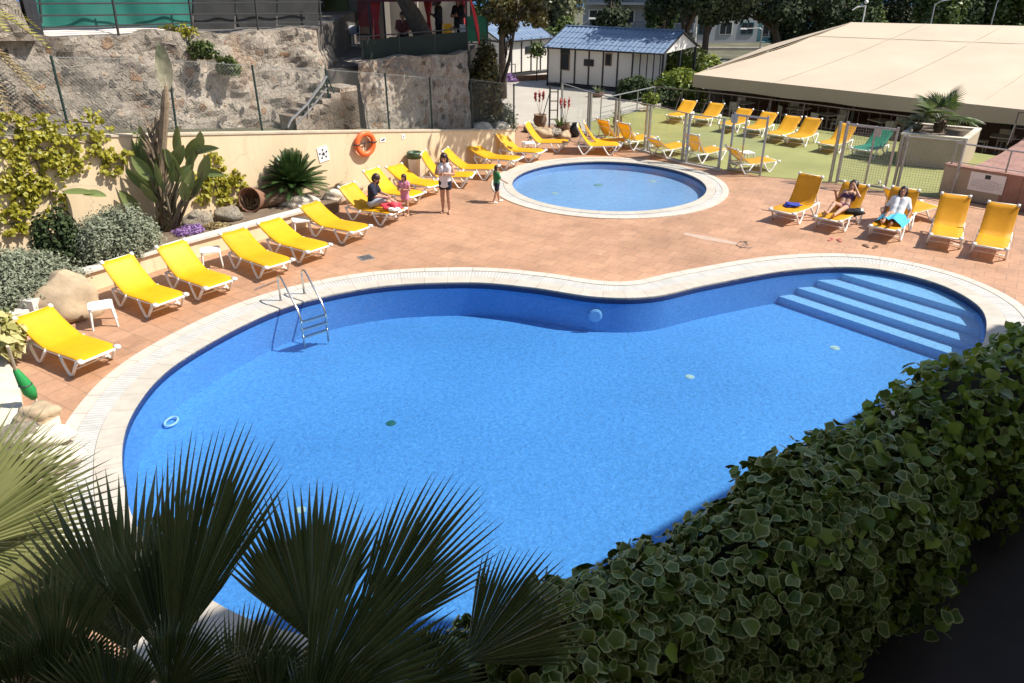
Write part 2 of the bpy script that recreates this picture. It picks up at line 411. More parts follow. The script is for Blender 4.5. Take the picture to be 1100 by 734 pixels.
# foliage
lf_vine = leafmat('yellow green vine leaves', (.20, .20, .012), (.40, .36, .035), .3)
lf_sage = leafmat('grey green sage leaves', (.12, .145, .085), (.29, .31, .21), .2, .7)
lf_dark = leafmat('dark green leaves', (.018, .035, .010), (.055, .085, .022), .25, .8)
lf_mid = leafmat('mid green leaves', (.035, .065, .012), (.12, .16, .035), .3)
lf_bright = leafmat('bright bush leaves', (.10, .16, .015), (.27, .31, .05), .35)
lf_pale = leafmat('pale poplar leaves', (.09, .105, .05), (.22, .23, .12), .3)
lf_pine = leafmat('pine needles', (.010, .020, .008), (.040, .058, .018), .12, .85)
lf_olive = leafmat('olive brown leaves', (.06, .06, .015), (.17, .14, .045), .3)
lf_cycad = leafmat('cycad leaflets', (.018, .05, .014), (.055, .10, .025), .15, .35)
lf_palm = leafmat('fan palm leaf', (.085, .115, .035), (.15, .175, .06), .3, .4)
lf_palmdk = leafmat('dark fan palm leaf', (.022, .030, .012), (.036, .044, .018), .10, .5)
lf_dry = leafmat('dry straw leaves', (.20, .14, .06), (.36, .27, .12), .2, .8)
lf_agave = leafmat('agave leaf', (.10, .13, .07), (.17, .20, .10), .1)
lf_red = leafmat('pink red bracts', (.55, .08, .09), (.70, .16, .15), .3)
lf_purple = leafmat('purple flowers', (.24, .12, .34), (.45, .28, .55), .3)
lf_varieg = leafmat('cream variegated leaves', (.30, .30, .06), (.62, .56, .26), .3)
lf_paddle = leafmat('paddle leaf', (.11, .155, .045), (.21, .255, .09), .2, .35)
lf_ivy = leafmat('green ivy leaves', (.08, .135, .010), (.27, .34, .035), .3, .4)
def ivyvar():
    m, nt, b = nodes('variegated ivy leaves'); u = N(nt, 'ShaderNodeUVMap'); g = N(nt, 'ShaderNodeNewGeometry')
    sx = N(nt, 'ShaderNodeSeparateXYZ'); nt.links.new(u.outputs[0], sx.inputs[0])
    gr = ramp(nt, g.outputs['Random Per Island'], [(0, (.042, .076, .008)), (1, (.125, .165, .020))])
    gs = mixc(nt, ramp(nt, noise(nt, 45, 3), [(.45, 0.0), (.65, .7)]), gr, (.14, .165, .05))
    f = ramp(nt, sx.outputs[0], [(.74, 0.0), (.95, 1.0)])
    c = mixc(nt, f, gs, (.37, .38, .14)); nt.links.new(c, b.inputs['Base Color']); b.inputs['Roughness'].default_value = .38; b.inputs['Specular IOR Level'].default_value = .28
    return m
lf_ivyvar = ivyvar()

# ------------------------------------------------------------------ foliage helpers
def leaf_np(P, Nrm, size, elong=1.6, fold=.25, jitter=.35):
    """diamond leaves (two triangles each as a folded quad) at P, facing Nrm."""
    n = len(P); size = size*(1+jitter*(nrg.random(n)*2-1))
    Nrm = Nrm/np.linalg.norm(Nrm, axis=1, keepdims=True)
    a = np.cross(Nrm, nrg.normal(size=(n, 3))); a /= np.linalg.norm(a, axis=1, keepdims=True)+1e-9
    b = np.cross(Nrm, a); s = size[:, None]
    V = np.stack([P-a*s*elong*.5, P+b*s*.5+Nrm*s*fold*.4-a*s*.08, P+a*s*elong*.5-Nrm*s*fold*.5, P-b*s*.5+Nrm*s*fold*.4-a*s*.08], 1).reshape(-1, 3)
    Fq = np.arange(4*n).reshape(-1, 4); return V, Fq
def cloud(centers, radii, n, shell=.6):
    """random points through ellipsoids, thinner inside, with outward normals"""
    k = len(centers); c = np.asarray(centers, float); r = np.asarray(radii, float)
    w = (r[:, 0]*r[:, 1]); idx = nrg.choice(k, n, p=w/w.sum())
    d = nrg.normal(size=(n, 3)); d /= np.linalg.norm(d, axis=1, keepdims=True)
    t = (shell + (1-shell)*nrg.random(n)**.7)*(1+.10*nrg.normal(size=n))
    P = c[idx] + d*r[idx]*t[:, None]
    return P, d + nrg.normal(size=(n, 3))*.55 + np.array([.0, 0, .35])
def shrub(name, label, c, r, n, size, mat, clumps=14, stems=True, elong=1.6, group=None, cat='bush', shell=.45):
    c = Vector(c)
    t = thing(name, label, cat, (c.x, c.y, c.z), group)
    cs = []; rs = []
    for i in range(clumps):
        d = nrg.normal(size=3); d /= np.linalg.norm(d); d[2] = abs(d[2])*.9
        q = .62+.18*nrg.random()
        cs.append((c.x+d[0]*r[0]*q, c.y+d[1]*r[1]*q, c.z+r[2]*.15+d[2]*r[2]*q*1.0)); f = .32+.14*nrg.random(); rs.append((r[0]*f, r[1]*f, r[2]*f))
    cs.append((c.x, c.y, c.z+r[2]*.4)); rs.append((r[0]*.75, r[1]*.75, r[2]*.62))
    P, Nn = cloud(cs, rs, n, shell)
    P[:, 2] = np.maximum(P[:, 2], c.z+.02)
    V, Fq = leaf_np(P, Nn, size, elong); npmesh('foliage', V, Fq, mat, t)
    if stems:
        mb = MB()
        for i in range(9):
            a = 6.283*i/9; mb.tube([c, c+Vector((math.cos(a)*r[0]*.3, math.sin(a)*r[1]*.3, r[2]*.5)), c+Vector((math.cos(a)*r[0]*.6, math.sin(a)*r[1]*.6, r[2]*.8))], [.02, .014, .006], 5)
        mb.build('stem', m_bark, t)
    return t
def tree(name, label, base, h, crown, n, size, mat, lean=(0, 0), clumps=22, trunk_r=.18, group=None, shell=.35, cone=False, elong=1.6, flat=1.0, bend=(0, 0)):
    """crown = (radius x, radius y, radius z, centre height)"""
    b = Vector(base); t = thing(name, label, 'tree', b, group)
    rx, ry, rz, ch = crown; cc = b+Vector((lean[0], lean[1], ch))
    mb = MB(); top = cc+Vector((0, 0, rz*.3 if not cone else rz*.9))
    mid = b.lerp(top, .5)+Vector((rnd.uniform(-.2, .2)+bend[0], rnd.uniform(-.2, .2)+bend[1], 0))
    mb.tube([b-Vector((0, 0, .3)), b.lerp(mid, .5), mid, mid.lerp(top, .5), top], [trunk_r*1.25, trunk_r, trunk_r*.82, trunk_r*.6, trunk_r*.25], 8)
    cs = []; rs = []
    for i in range(clumps):
        d = nrg.normal(size=3); d /= np.linalg.norm(d); q = .45+.45*nrg.random()
        f = .26+.16*nrg.random()
        if cone:
            hz = nrg.random(); k = (1-hz)*.95+.06; a = nrg.random()*6.283
            p = cc+Vector((math.cos(a)*rx*k*.7, math.sin(a)*ry*k*.7, (hz*2-1)*rz)); rr = (rx*k*.55+.15, ry*k*.55+.15, rz*.2)
        else:
            p = cc+Vector((d[0]*rx*q, d[1]*ry*q, d[2]*rz*q)); rr = (rx*f, ry*f, rz*f*flat)
        cs.append(tuple(p)); rs.append(rr)
        if i % 2 == 0:
            s0 = b.lerp(top, .45+.4*rnd.random()); mb.tube([s0, s0.lerp(p, .5)+Vector((0, 0, .1)), p], [trunk_r*.4, trunk_r*.25, trunk_r*.08], 5)
    mb.build('trunk', m_bark, t, True)
    P, Nn = cloud(cs, rs, n, shell); V, Fq = leaf_np(P, Nn, size, elong); npmesh('crown', V, Fq, mat, t)
    return t
def ivy_leaves(P, Nrm, size, down):
    """five lobed leaves: a fan of ten triangles with uv.x = distance from the midrib"""
    n = len(P); ang = np.array([0, 36, 62, 100, 135, 180, 225, 260, 298, 324])*math.pi/180
    rad = np.array([1.0, .78, .84, .76, .80, .52, .80, .76, .84, .78])
    Nrm = Nrm/np.linalg.norm(Nrm, axis=1, keepdims=True)
    a = down - Nrm*np.sum(down*Nrm, 1, keepdims=True); a /= np.linalg.norm(a, axis=1, keepdims=True)+1e-9
    b = np.cross(Nrm, a); s = (size*(.55+.75*nrg.random(n)))[:, None]
    rows = [P - Nrm*0]; curl = .75*(nrg.random((n, 1))-.35)
    for k in range(10):
        r = rad[k]*(.88+.24*nrg.random((n, 1)))
        rows.append(P + a*s*(r*math.cos(ang[k])) + b*s*(r*math.sin(ang[k])) + Nrm*s*(curl*abs(math.sin(ang[k])) - .34*max(0, math.cos(ang[k]))**2 - .05 + .14*(nrg.random((n, 1))-.5))*r)
    V = np.stack(rows, 1).reshape(-1, 3); base = (np.arange(n)*11)[:, None]
    tri = np.array([[0, 1+k, 1+(k+1) % 10] for k in range(10)])
    Fq = (base[:, :, None]+tri[None]).reshape(-1, 3)
    uv = np.tile(np.array([[0, 0]]+[[1, 0]]*10, float), (n, 1))
    return V, Fq, uv
def fan_blade(mb, hub, axis, nrm, rad, spread=120, n=30, split=.5, droop=.12, fold=.035, rng=rnd, cup=.0):
    axis = Vector(axis).normalized(); nrm = Vector(nrm); nrm = (nrm-axis*nrm.dot(axis)).normalized(); side = axis.cross(nrm)
    hub = Vector(hub); da = R(spread)*2/n
    for i in range(n):
        a = -R(spread)+da*(i+.5); e = abs(a)/R(spread)
        L = rad*(1-.22*e*e)*rng.uniform(.95, 1.04)
        def pt(r, ang, up=0):
            d = axis*math.cos(ang)+side*math.sin(ang)
            dz = -droop*rad*(r/rad)**2.6 - cup*(r/rad)*rad*(1-math.cos(ang))
            return hub+d*r+nrm*(up+dz)
        tw = rng.uniform(-.06, .06)*da*3
        h = da/2; rs = L*(split+.08*rng.uniform(-1, 1))
        r0 = rad*.03
        vs = [pt(r0, a-h), pt(r0, a, fold*.1), pt(r0, a+h),
              pt(rs, a-h), pt(rs, a, fold), pt(rs, a+h),
              pt(rs+(L-rs)*.5, a-h*.36+tw*.5), pt(rs+(L-rs)*.5, a+tw*.5, fold*.5), pt(rs+(L-rs)*.5, a+h*.36+tw*.5),
              pt(L, a+tw)]
        mb.add(vs, [(0,3,4,1),(1,4,5,2),(3,6,7,4),(4,7,8,5),(6,9,7),(7,9,8)])

# ================================================================== SETTING
def spline(pts, per=10):
    P = [Vector((p[0], p[1], 0)) for p in pts]; n = len(P); out = []
    for i in range(n):
        a, b, c, d = P[i-1], P[i], P[(i+1) % n], P[(i+2) % n]
        for k in range(per):
            t = k/per; out.append(.5*((2*b)+(c-a)*t+(2*a-5*b+4*c-d)*t*t+(3*b-a-3*c+d)*t**3))
    return out
def offset(loop, d):
    n = len(loop); out = []
    for i in range(n):
        t = (loop[(i+1) % n]-loop[i-1]).normalized(); out.append(loop[i]+Vector((t.y, -t.x, 0))*d)
    return out
def area(l): return sum(l[i].x*l[(i+1) % len(l)].y-l[(i+1) % len(l)].x*l[i].y for i in range(len(l)))/2
pool_pts = [(-5.59,8.99),(-6.03,10.52),(-5.89,12.12),(-4.79,14.24),(-3.07,15.43),(-1.03,15.72),(.41,15.43),(1.79,14.90),(2.99,14.92),(4.34,15.6),(6.5,16.5),(8.28,16.62),(9.38,15.76),(9.68,14.5),(9.20,13.28),(8.25,12.12),(6.22,10.6),(3.7,8.5),(1.7,6.9),(-.6,5.75),(-2.7,5.95),(-4.48,7.24)]
pool = spline(pool_pts, 9)
if area(pool) < 0: pool.reverse()
kid = [Vector((3.11+3.1*math.cos(2*math.pi*k/96), 24.24+3.1*math.sin(2*math.pi*k/96), 0)) for k in range(96)]
def band(name, lp, d0, d1, z, mat, lip=True):
    a, b = offset(lp, d0), offset(lp, d1); n = len(lp); mb = MB(); L = 0
    for i in range(n):
        j = (i+1) % n; s = (lp[j]-lp[i]).length; w = d1-d0
        p = [Vector((a[i].x, a[i].y, z)), Vector((b[i].x, b[i].y, z)), Vector((b[j].x, b[j].y, z)), Vector((a[j].x, a[j].y, z))]
        mb.add(p, [(0, 1, 2, 3)], [[(L, .02), (L, .98), (L+s, .98), (L+s, .02)]])
        if lip:
            q = [p[1], p[1]-Vector((0, 0, .06)), p[2]-Vector((0, 0, .06)), p[2]]; mb.add(q, [(0, 1, 2, 3)], [[(L, .98), (L, .98), (L+s, .98), (L+s, .98)]])
            q = [p[0]-Vector((0, 0, .05)), p[0], p[3], p[3]-Vector((0, 0, .05))]; mb.add(q, [(0, 1, 2, 3)], [[(L, .02), (L, .02), (L+s, .02), (L+s, .02)]])
        L += s
    return struct(mb.build(name, mat))
def wallband(name, lp, z0, z1, mat, d=0):
    lp = offset(lp, d) if d else lp; n = len(lp); mb = MB()
    mb.add([(p.x, p.y, z0) for p in lp]+[(p.x, p.y, z1) for p in lp], [((i+1) % n, i, n+i, n+(i+1) % n) for i in range(n)])
    return struct(mb.build(name, mat, smooth=True))
def flat(name, loops, z, mat):
    mb = MB(); mb.sheet(loops, z); return struct(mb.build(name, mat))
PB, KB = -.80, -.27
band('pool_edge_stone', pool, 0.0, .36, .022, m_pstone)
band('pool_gutter_grating', pool, .37, .70, .014, m_grate)
band('pool_outer_edge', pool, .71, .93, .022, m_pedge)
wallband('pool_waterline', pool, -.13, .0, m_navy)
wallband('pool_wall', pool, PB, -.13, m_wallmosaic)
flat('pool_floor', [pool], PB, m_mosaic)
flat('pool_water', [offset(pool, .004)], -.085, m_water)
band('children_pool_edge_stone', kid, 0.0, .28, .022, m_pstone)
band('children_pool_gutter', kid, .29, .47, .014, m_grate)
band('children_pool_outer_edge', kid, .48, .68, .022, m_pedge)
wallband('children_pool_waterline', kid, -.10, .0, m_navy)
wallband('children_pool_wall', kid, KB, -.10, m_kmosaic)
flat('children_pool_floor', [kid], KB, m_kmosaic)
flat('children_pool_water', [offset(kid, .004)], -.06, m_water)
# wide pool steps at the right hand end, each a chord across the basin
def clip(poly, p0, nrm):
    out = []; n = len(poly)
    for i in range(n):
        a, b = poly[i], poly[(i+1) % n]; da = (a-p0).dot(nrm); db = (b-p0).dot(nrm)
        if da >= 0: out.append(a)
        if (da >= 0) != (db >= 0): out.append(a.lerp(b, da/(da-db)))
    return out
s_dir = Vector((2.25, -2.66, 0)).normalized(); s_n = Vector((-s_dir.y, s_dir.x, 0))
if s_n.x < 0: s_n = -s_n
inner = offset(pool, -.004)
sp0 = Vector((6.25, 16.45, 0))
for k, (dd, zt) in enumerate([(0.0, -.62), (.42, -.46), (.84, -.30), (1.30, -.16)]):
    pg = clip(inner, sp0+s_n*dd, s_n)
    mb = MB(); pg = [p for p in pg if p.x > 4.2]
    mb.prism([(p.x, p.y) for p in pg], PB-.02-.01*k, zt); struct(mb.build('pool_step', m_step))
    tp = MB(); tp.sheet([[(p.x, p.y) for p in pg]], zt+.004); struct(tp.build('pool_step_tread', m_step))
# the deck with the two basins cut out
u_t = Vector((.8, .6, 0)); n_t = Vector((-.6, .8, 0))
FEN = [Vector((2.05,34.3,0)), Vector((3.03,32.25,0)), Vector((3.87,30.4,0)), Vector((5.0,29.0,0)), Vector((6.17,27.25,0)), Vector((7.64,25.85,0)), Vector((8.45,25.2,0)), Vector((10.5,24.35,0)), Vector((11.7,23.4,0)), Vector((13.3,22.4,0))]
deck = [(-12.5,-3),(22,-3),(22,14.5),(15.3,20.5)]+[(p.x, p.y) for p in reversed(FEN)]+[(-.2,34.3),(-.25,28.3),(-10.6,17.0),(-17.5,9.5),(-17.5,-3)]
dl = [Vector((x, y, 0)) for x, y in deck]
flat('deck', [dl, offset(pool, .93), offset(kid, .68)], 0, m_deck)
TB = [Vector((3.4,35.0,0)), Vector((7.06,38.85,0)), Vector((9.27,37.0,0)), Vector((12.59,33.8,0)), Vector((15.33,30.9,0)), Vector((18.6,27.6,0)), Vector((15.6,24.4,0))]
turfp = list(reversed(FEN[1:]))+TB
mb = MB(); mb.prism([(p.x, p.y) for p in turfp], -1.55, .012); struct(mb.build('turf', m_turf))
road = [(-.2,34.3),(2.05,34.3),(3.03,32.4),(3.4,35.0),(7.06,38.9),(8.6,42.5),(16,50),(16,60),(-9,60),(-9,34),(-.2,34.0)]
mb = MB(); mb.prism(road, -1.6, -.006); struct(mb.build('road', m_road))
mb = MB(); mb.sheet([[(-420,-60),(420,-60),(420,175),(-420,175)]], -1.6); struct(mb.build('ground', m_ground))
mb = MB(); mb.sheet([[(-900,175),(900,175),(900,2600),(-900,2600)]], -1.9)
struct(mb.build('sea', M('blue sea', (.03, .12, .32), .5, .15, .02)))
# raised walk at the right, ledge and upper terraces at the back
mb = MB(); mb.prism([(13.62,22.50),(15.2,20.7),(24,17),(30,24),(18.6,27.6),(15.6,24.4)], -1.5, .93); struct(mb.build('raised_walk', m_platform))
# planter bed left of the deck
bed = [(-16.8,10.3),(-12.5,12.3),(-9.62,12.8),(-9.2,15.3),(-7.62,17.45),(-5.45,20.05),(-4.95,21.2),(-5.35,22.65),(-10.6,16.98)]
mb = MB(); mb.prism(bed, -.2, .36); struct(mb.build('planting_bed', m_soil))
mb = MB(); mb.prism([(-12.4,12.55),(-9.6,12.55),(-8.4,11.3),(-7.75,10.3),(-7.0,10.0),(-6.55,9.2),(-6.3,7.5),(-5.6,6.0),(-4.0,4.2),(-3.0,2.6),(-12.4,2.6)], -.1, .10); struct(mb.build('paved_border', m_rockpale))
mb = MB(); mb.prism([(-12,12.0),(-9.4,12.0),(-8.3,10.6),(-7.6,9.2),(-7.1,7.4),(-6.2,5.6),(-4.6,3.6),(-12,3.6)], -.1, .16); struct(mb.build('front_bed', m_soil))

def T(name, label, cat, loc=(0,0,0), group=None): return thing(name, label, cat, loc, group)
WALL_A = Vector((-10.6,17.0,0)); WALL_D = Vector((10.4,11.3,0)).normalized(); WALL_Q = Vector((-WALL_D.y, WALL_D.x, 0))
def onpl(px, py, off=0.0):
    """the point sighted at px,py on the upright plane a distance off behind the face of the peach wall"""
    u = (px-550)/F; v = (py-367)/F; D = Vector((u, cP-v*sP, -sP-v*cP)); C0 = Vector((0,0,CH))
    return C0+D*((WALL_A+WALL_Q*off-C0).dot(WALL_Q)/D.dot(WALL_Q))
def onwall(px, py): return onpl(px, py, 0.0)
# --------------------------------------------------------------- peach wall
t = T('garden_wall', 'long peach rendered wall behind the row of yellow loungers, cracked at left', 'wall', (-6, 22, 0))
tops = [(-160,150),(0,147),(130,145),(230,143),(350,141),(450,140),(553,139)]
fr = [onwall(x, y) for x, y in tops]
for k in range(2): # body and coping, both following the falling top edge
    mb = MB(); rows = []; o0, o1 = (0, .24) if k == 0 else (-.025, .27)
    for p in fr:
        z1 = p.z-.05 if k == 0 else p.z; z0 = -.2 if k == 0 else p.z-.047; b_ = Vector((p.x, p.y, 0)); q_ = WALL_Q
        rows.append([b_+q_*o0+Vector((0,0,z0)), b_+q_*o0+Vector((0,0,z1)), b_+q_*o1+Vector((0,0,z1)), b_+q_*o1+Vector((0,0,z0))])
    mb.grid([list(r) for r in rows]); n_ = len(mb.v); mb.f.append([n_-4, n_-3, n_-2, n_-1]); mb.uv.append(None)
    if k == 1: mb.grid([[r[3], r[0]] for r in rows])
    mb.build('wall' if k == 0 else 'coping', m_plaster if k == 0 else M('pale wall coping', (.50,.42,.31), .85, .15, 3), t)
t = T('planter_kerb', 'low peach planter wall with white stone coping behind the near loungers', 'planter wall', (-7.6, 17.4, 0))
kl = [Vector(p+(0,)) for p in [(-9.45,14.95),(-9.15,15.35),(-7.62,17.45),(-5.42,20.05)]]
def wallrun(pts, w):
    n = len(pts); l = []; r = []
    for i in range(n):
        tt = (pts[min(i+1, n-1)]-pts[max(i-1, 0)]).normalized(); s = Vector((-tt.y, tt.x, 0)); l.append(pts[i]+s*w/2); r.append(pts[i]-s*w/2)
    return r+l[::-1]
mb = MB(); mb.prism(wallrun(kl, .16), -.05, .42); mb.build('wall', m_plaster, t)
mb = MB(); mb.prism(wallrun(kl, .30), .423, .485, True); mb.build('coping', m_cope, t)
t = T('planter_kerb', 'pale stepped stone kerb at the left edge behind the nearest lounger', 'planter wall', (-9.6, 12.9, 0))
mb = MB(); mb.prism(wallrun([Vector((-12.5,12.2,0)), Vector((-9.75,12.85,0)), Vector((-9.25,13.9,0))], .34), -.05, .40); mb.build('wall', m_cope, t)
mb = MB(); mb.prism([(-9.55,13.45),(-9.22,13.38),(-9.14,13.72),(-9.46,13.82)], .0, .56, True); mb.build('step_block', m_cope, t)

# --------------------------------------------------------------- rubble walls
def rubble(name, label, px0, px1, off, top0, top1, seed=1, right=True):
    """a wall face parallel to the peach wall, as a displaced grid with a top and a returned end"""
    pa, pb = onpl(px0, top0, off), onpl(px1, top1, off); L = math.hypot(pb.x-pa.x, pb.y-pa.y)
    t = T(name, label, 'stone wall', (pa.x, pa.y, .6)); q = random.Random(seed); z0 = .6
    nx = int(L/.17)+2; nz = int((max(pa.z, pb.z)-z0)/.17)+2; ph = [q.uniform(0, 6.28) for _ in range(6)]
    def dsp(x, z): return .05*math.sin(2.3*x+ph[0])*math.sin(2.9*z+ph[1])+.05*math.sin(5.1*x+ph[2]+2*z)+.03*math.sin(9*z+ph[3]+3*x)+q.uniform(-.03, .03)
    rows = []
    for k in range(nz):
        f = k/(nz-1); row = []
        for i in range(nx):
            g = i/(nx-1); x = L*g; zt = pa.z+(pb.z-pa.z)*g+.05*math.sin(x*1.7+seed)+.03*math.sin(x*4.3); z = z0+(zt-z0)*f
            p = Vector((pa.x+(pb.x-pa.x)*g, pa.y+(pb.y-pa.y)*g, z))+WALL_Q*(-dsp(x, z)+.04*(z-z0)); row.append(p)
        rows.append(row)
    rows.append([p+WALL_Q*(.9+.1*math.sin(p.x*3))+Vector((0,0,.02)) for p in rows[-1]])
    mb = MB(); mb.grid(rows)
    if right:
        e = [r[-1] for r in rows[:-1]]; g = [p+Vector((-.10+.1*math.sin(p.z*4), 2.2, 0)) for p in e]; mb.grid([list(x) for x in zip(e, g)])
    mb.build('stone_face', m_stone, t); return t
sw1 = rubble('stone_wall', 'tall rough rubble stone wall behind the left chain link fence', -170, 343, 1.25, 43, 33, 3)
sw2 = rubble('stone_wall', 'rubble stone wall below the shaded cafe, right of the outdoor stairs', 388, 504, .85, 67, 56, 5)
t = T('stone_buttress', 'leaning stone buttress rising above the wall at the top left corner', 'stone wall', onpl(0, 40, 1.2))
mb = MB(); rows = []
for k in range(14):
    py = 44-k*9; xr = 38-k*4.4
    rows.append([onpl(-160+(xr+160)*i/10, py, 1.15+.05*math.sin(3*i+k)+.05*math.sin(7*k+i)) for i in range(11)]+[onpl(xr+1, py, 1.9)])
mb.grid(rows); mb.build('stone_face', m_stone, t)
# stairs in front of the gap between the two walls
t = T('stone_steps', 'rough stone steps climbing between the two rubble walls', 'steps', onpl(320, 131, .3))
ns = 6
for k in range(ns):
    pa, pb = onpl(318+9.5*k, 131-6.4*k, .30), onpl(384, 100, .30); z1 = pa.z+.12
    q0, q1 = Vector((pa.x,pa.y,0)), Vector((pb.x,pb.y,0)); mb = MB(); mb.prism([q0, q1, q1+WALL_Q*.86, q0+WALL_Q*.86], .6, z1-.001*k); mb.build('tread', m_stone, t)
t = T('stair_handrail', 'grey sloping handrail beside the rough stone steps', 'handrail', onpl(312, 132, .28))
mb = MB(); mb.tube([onpl(309,137,.28), onpl(313,129,.28), onpl(330,112,.28), onpl(351,82,.28)], .035, 6); mb.build('rail', m_galv, t); mb = MB(); mb.tube([onpl(318,134,.28), onpl(334,117,.28), onpl(351,95,.28)], .025, 6); mb.build('rail', m_galv, t)
mb = MB(); mb.tube([onpl(331,126,.28), onpl(331,111,.28)], .025, 6); mb.build('post', m_galv, t)
# terraces
def flatp(px, py, off): p = onpl(px, py, off); return (p.x, p.y)
def zlev(px, py, off): return onpl(px, py, off).z
mb = MB(); a_, b_, c_ = flatp(-170,150,.26), flatp(553,139,.26), flatp(553,139,1.6)
rows = [[Vector((p.x,p.y,p.z-.07))+WALL_Q*.2 for p in fr], [Vector((p.x,p.y,p.z-.05))+WALL_Q*1.9 for p in fr]]; mb.grid(rows); mb.grid([[r[-1], r[-1]-Vector((0,0,2))] for r in rows]); struct(mb.build('wall_ledge', m_ground))
f0, f1, f2, f3 = flatp(-170,40,1.6), flatp(341,34,1.6), flatp(389,66,1.3), flatp(503,56,1.3)
mb = MB(); mb.prism([f0, f1, (-7.2,44), (-30,44)], -1.5, zlev(200,36,1.3)-.12); struct(mb.build('upper_terrace', m_terr))
mb = MB(); mb.prism([f1, f2, (-5.75,38), (-7.15,44)], -1.5, 3.44); struct(mb.build('stair_landing', m_terr))
mb = MB(); mb.prism([f2, f3, (-1.25,38), (-5.7,38)], -1.5, 3.5); struct(mb.build('cafe_terrace', m_terr))

# --------------------------------------------------------------- chain link fence
t = T('chain_link_fence', 'chain link fence with dark green posts on top of the peach wall', 'fence', onpl(300, 140, .4))
fp = [((55,60),(75,143)), ((183,62),(190,143)), ((270,70),(282,142)), ((349,74),(357,141)), ((413,79),(418.5,141)), ((461,83),(464.6,141)), ((505,85),(508,140)), ((552,90),(552,140))]
lowp = []
for (a, b2) in fp:
    p0, p1 = onpl(*b2, .36), onpl(*a, .36); p0.z -= .08
    p1 = Vector((p0.x+(p1.x-p0.x)*.6, p0.y+(p1.y-p0.y)*.6, p1.z)); lowp.append((p0, p1)); mb = MB(); mb.tube([p0, p1], .030, 7); mb.build('post', m_greenpost, t)
mb = MB(); p = lowp[3]; mb.tube([p[1]-Vector((0,0,.15)), onpl(377,141,.36)], .025, 6); mb.build('brace', m_greenpost, t)
mb = MB(); p = lowp[3]; mb.tube([p[1]-Vector((0,0,.35)), onpl(312,141,.36)], .022, 6); mb.build('brace', m_greenpost, t)
mb = MB(); xl = onpl(-60,60,.36); chain = [(onpl(-60,147,.36), xl)]+lowp
for i in range(len(chain)-1):
    (a0, a1), (b0, b1) = chain[i], chain[i+1]; w_ = (b0-a0).length; h_ = (a1.z-a0.z+b1.z-b0.z)/2
    def pq(u, v): lo_, hi_ = a0.lerp(b0, u), Vector((a0.x,a0.y,a1.z)).lerp(Vector((b0.x,b0.y,b1.z)), u); return lo_.lerp(hi_, v)
    du, dv = .095/w_, .095/h_; k = 0
    for sgn in (1, -1):
        u0 = -h_/w_
        while u0 < 1+h_/w_:
            # line u = u0 + sgn*v*h/w clipped to [0,1]
            m_ = sgn*h_/w_; v0, v1 = 0.0, 1.0
            ua, ub = u0, u0+m_
            if ua < 0: v0 = (0-u0)/m_ if m_ > 0 else 2
            if ua > 1: v0 = (1-u0)/m_ if m_ < 0 else 2
            if ub < 0: v1 = (0-u0)/m_
            if ub > 1: v1 = (1-u0)/m_
            if v1-v0 > .02: mb.tube([pq(u0+m_*v0, v0)+WALL_Q*.01*sgn, pq(u0+m_*v1, v1)+WALL_Q*.01*sgn], .0019, 3, False)
            u0 += du
mb.build('mesh', m_wire, t)
mb = MB()
for zz in (0, 1): mb.tube([p0+Vector((0,0,.04)) if zz == 0 else Vector((p0.x,p0.y,p1.z-.03)) for p0, p1 in lowp], .006, 4)
mb.build('tension_wire', m_wire, t)

# --------------------------------------------------------------- things on the peach wall
def yaw(d): return Matrix.Rotation(math.atan2(d.y, d.x), 3, 'Z')
WY = yaw(WALL_D)
def wp(c, x, z, out=0.0): return c+WALL_D*x+Vector((0, 0, z))-WALL_Q*out
c = onwall(390, 154); t = T('lifebuoy', 'orange ring lifebuoy hanging on the peach wall', 'lifebuoy', c)
mb = MB(); rr, tr = .31, .085
ring = []
for i in range(36):
    a_ = 2*math.pi*i/36; ring.append([wp(c, math.cos(a_)*(rr+tr*math.cos(b_)), math.sin(a_)*(rr+tr*math.cos(b_)), .12+tr*.8*math.sin(b_)) for b_ in [2*math.pi*k/10 for k in range(10)]])
ring.append(ring[0]); mb.grid(ring, True); mb.build('ring', m_orange, t, True)
for a_ in (0.05, 3.09):
    mb = MB(); pts = [wp(c, math.cos(a_)*(rr+(tr+.008)*math.cos(b_)), math.sin(a_)*(rr+(tr+.008)*math.cos(b_)), .12+(tr*.8+.008)*math.sin(b_)) for b_ in [2*math.pi*k/12 for k in range(13)]]
    mb.tube(pts, .022, 5); mb.build('band', m_dark, t)
mb = MB(); mb.tube([wp(c, -.3, -.0, .07), wp(c, .3, .02, .07)], .016, 6); mb.tube([wp(c, 0, 0, .07), wp(c, .0, -.22, .07)], .016, 6); mb.build('bracket', m_dark, t)
c = onwall(347, 165.5); t = T('ball_sign', 'white square sign with a black football on the peach wall above the cycad', 'sign', c)
tl = R(8)
def rot2(x, z): return (x*math.cos(tl)-z*math.sin(tl), x*math.sin(tl)+z*math.cos(tl))
mb = MB(); s = .20
mb.add([wp(c, *rot2(x, z), o) for o in (.004, .018) for x, z in ((-s*.9,-s*1.1),(s*.9,-s*1.1),(s*.9,s*1.1),(-s*.9,s*1.1))], [(4,5,6,7),(0,1,5,4),(1,2,6,5),(2,3,7,6),(3,0,4,7)]); mb.build('plate', m_signw, t)
mb = MB()
def pent(cx, cz, r, a0=math.pi/2):
    vs = [wp(c, *rot2(cx+r*math.cos(a0+2*math.pi*k/5), cz+r*math.sin(a0+2*math.pi*k/5)), .021) for k in range(5)]; mb.add(vs, [(0,1,2,3,4)])
pent(0, 0, .055)
for k in range(5): a_ = math.pi/2+2*math.pi*k/5; pent(.125*math.cos(a_), .125*math.sin(a_), .035, a_+math.pi)
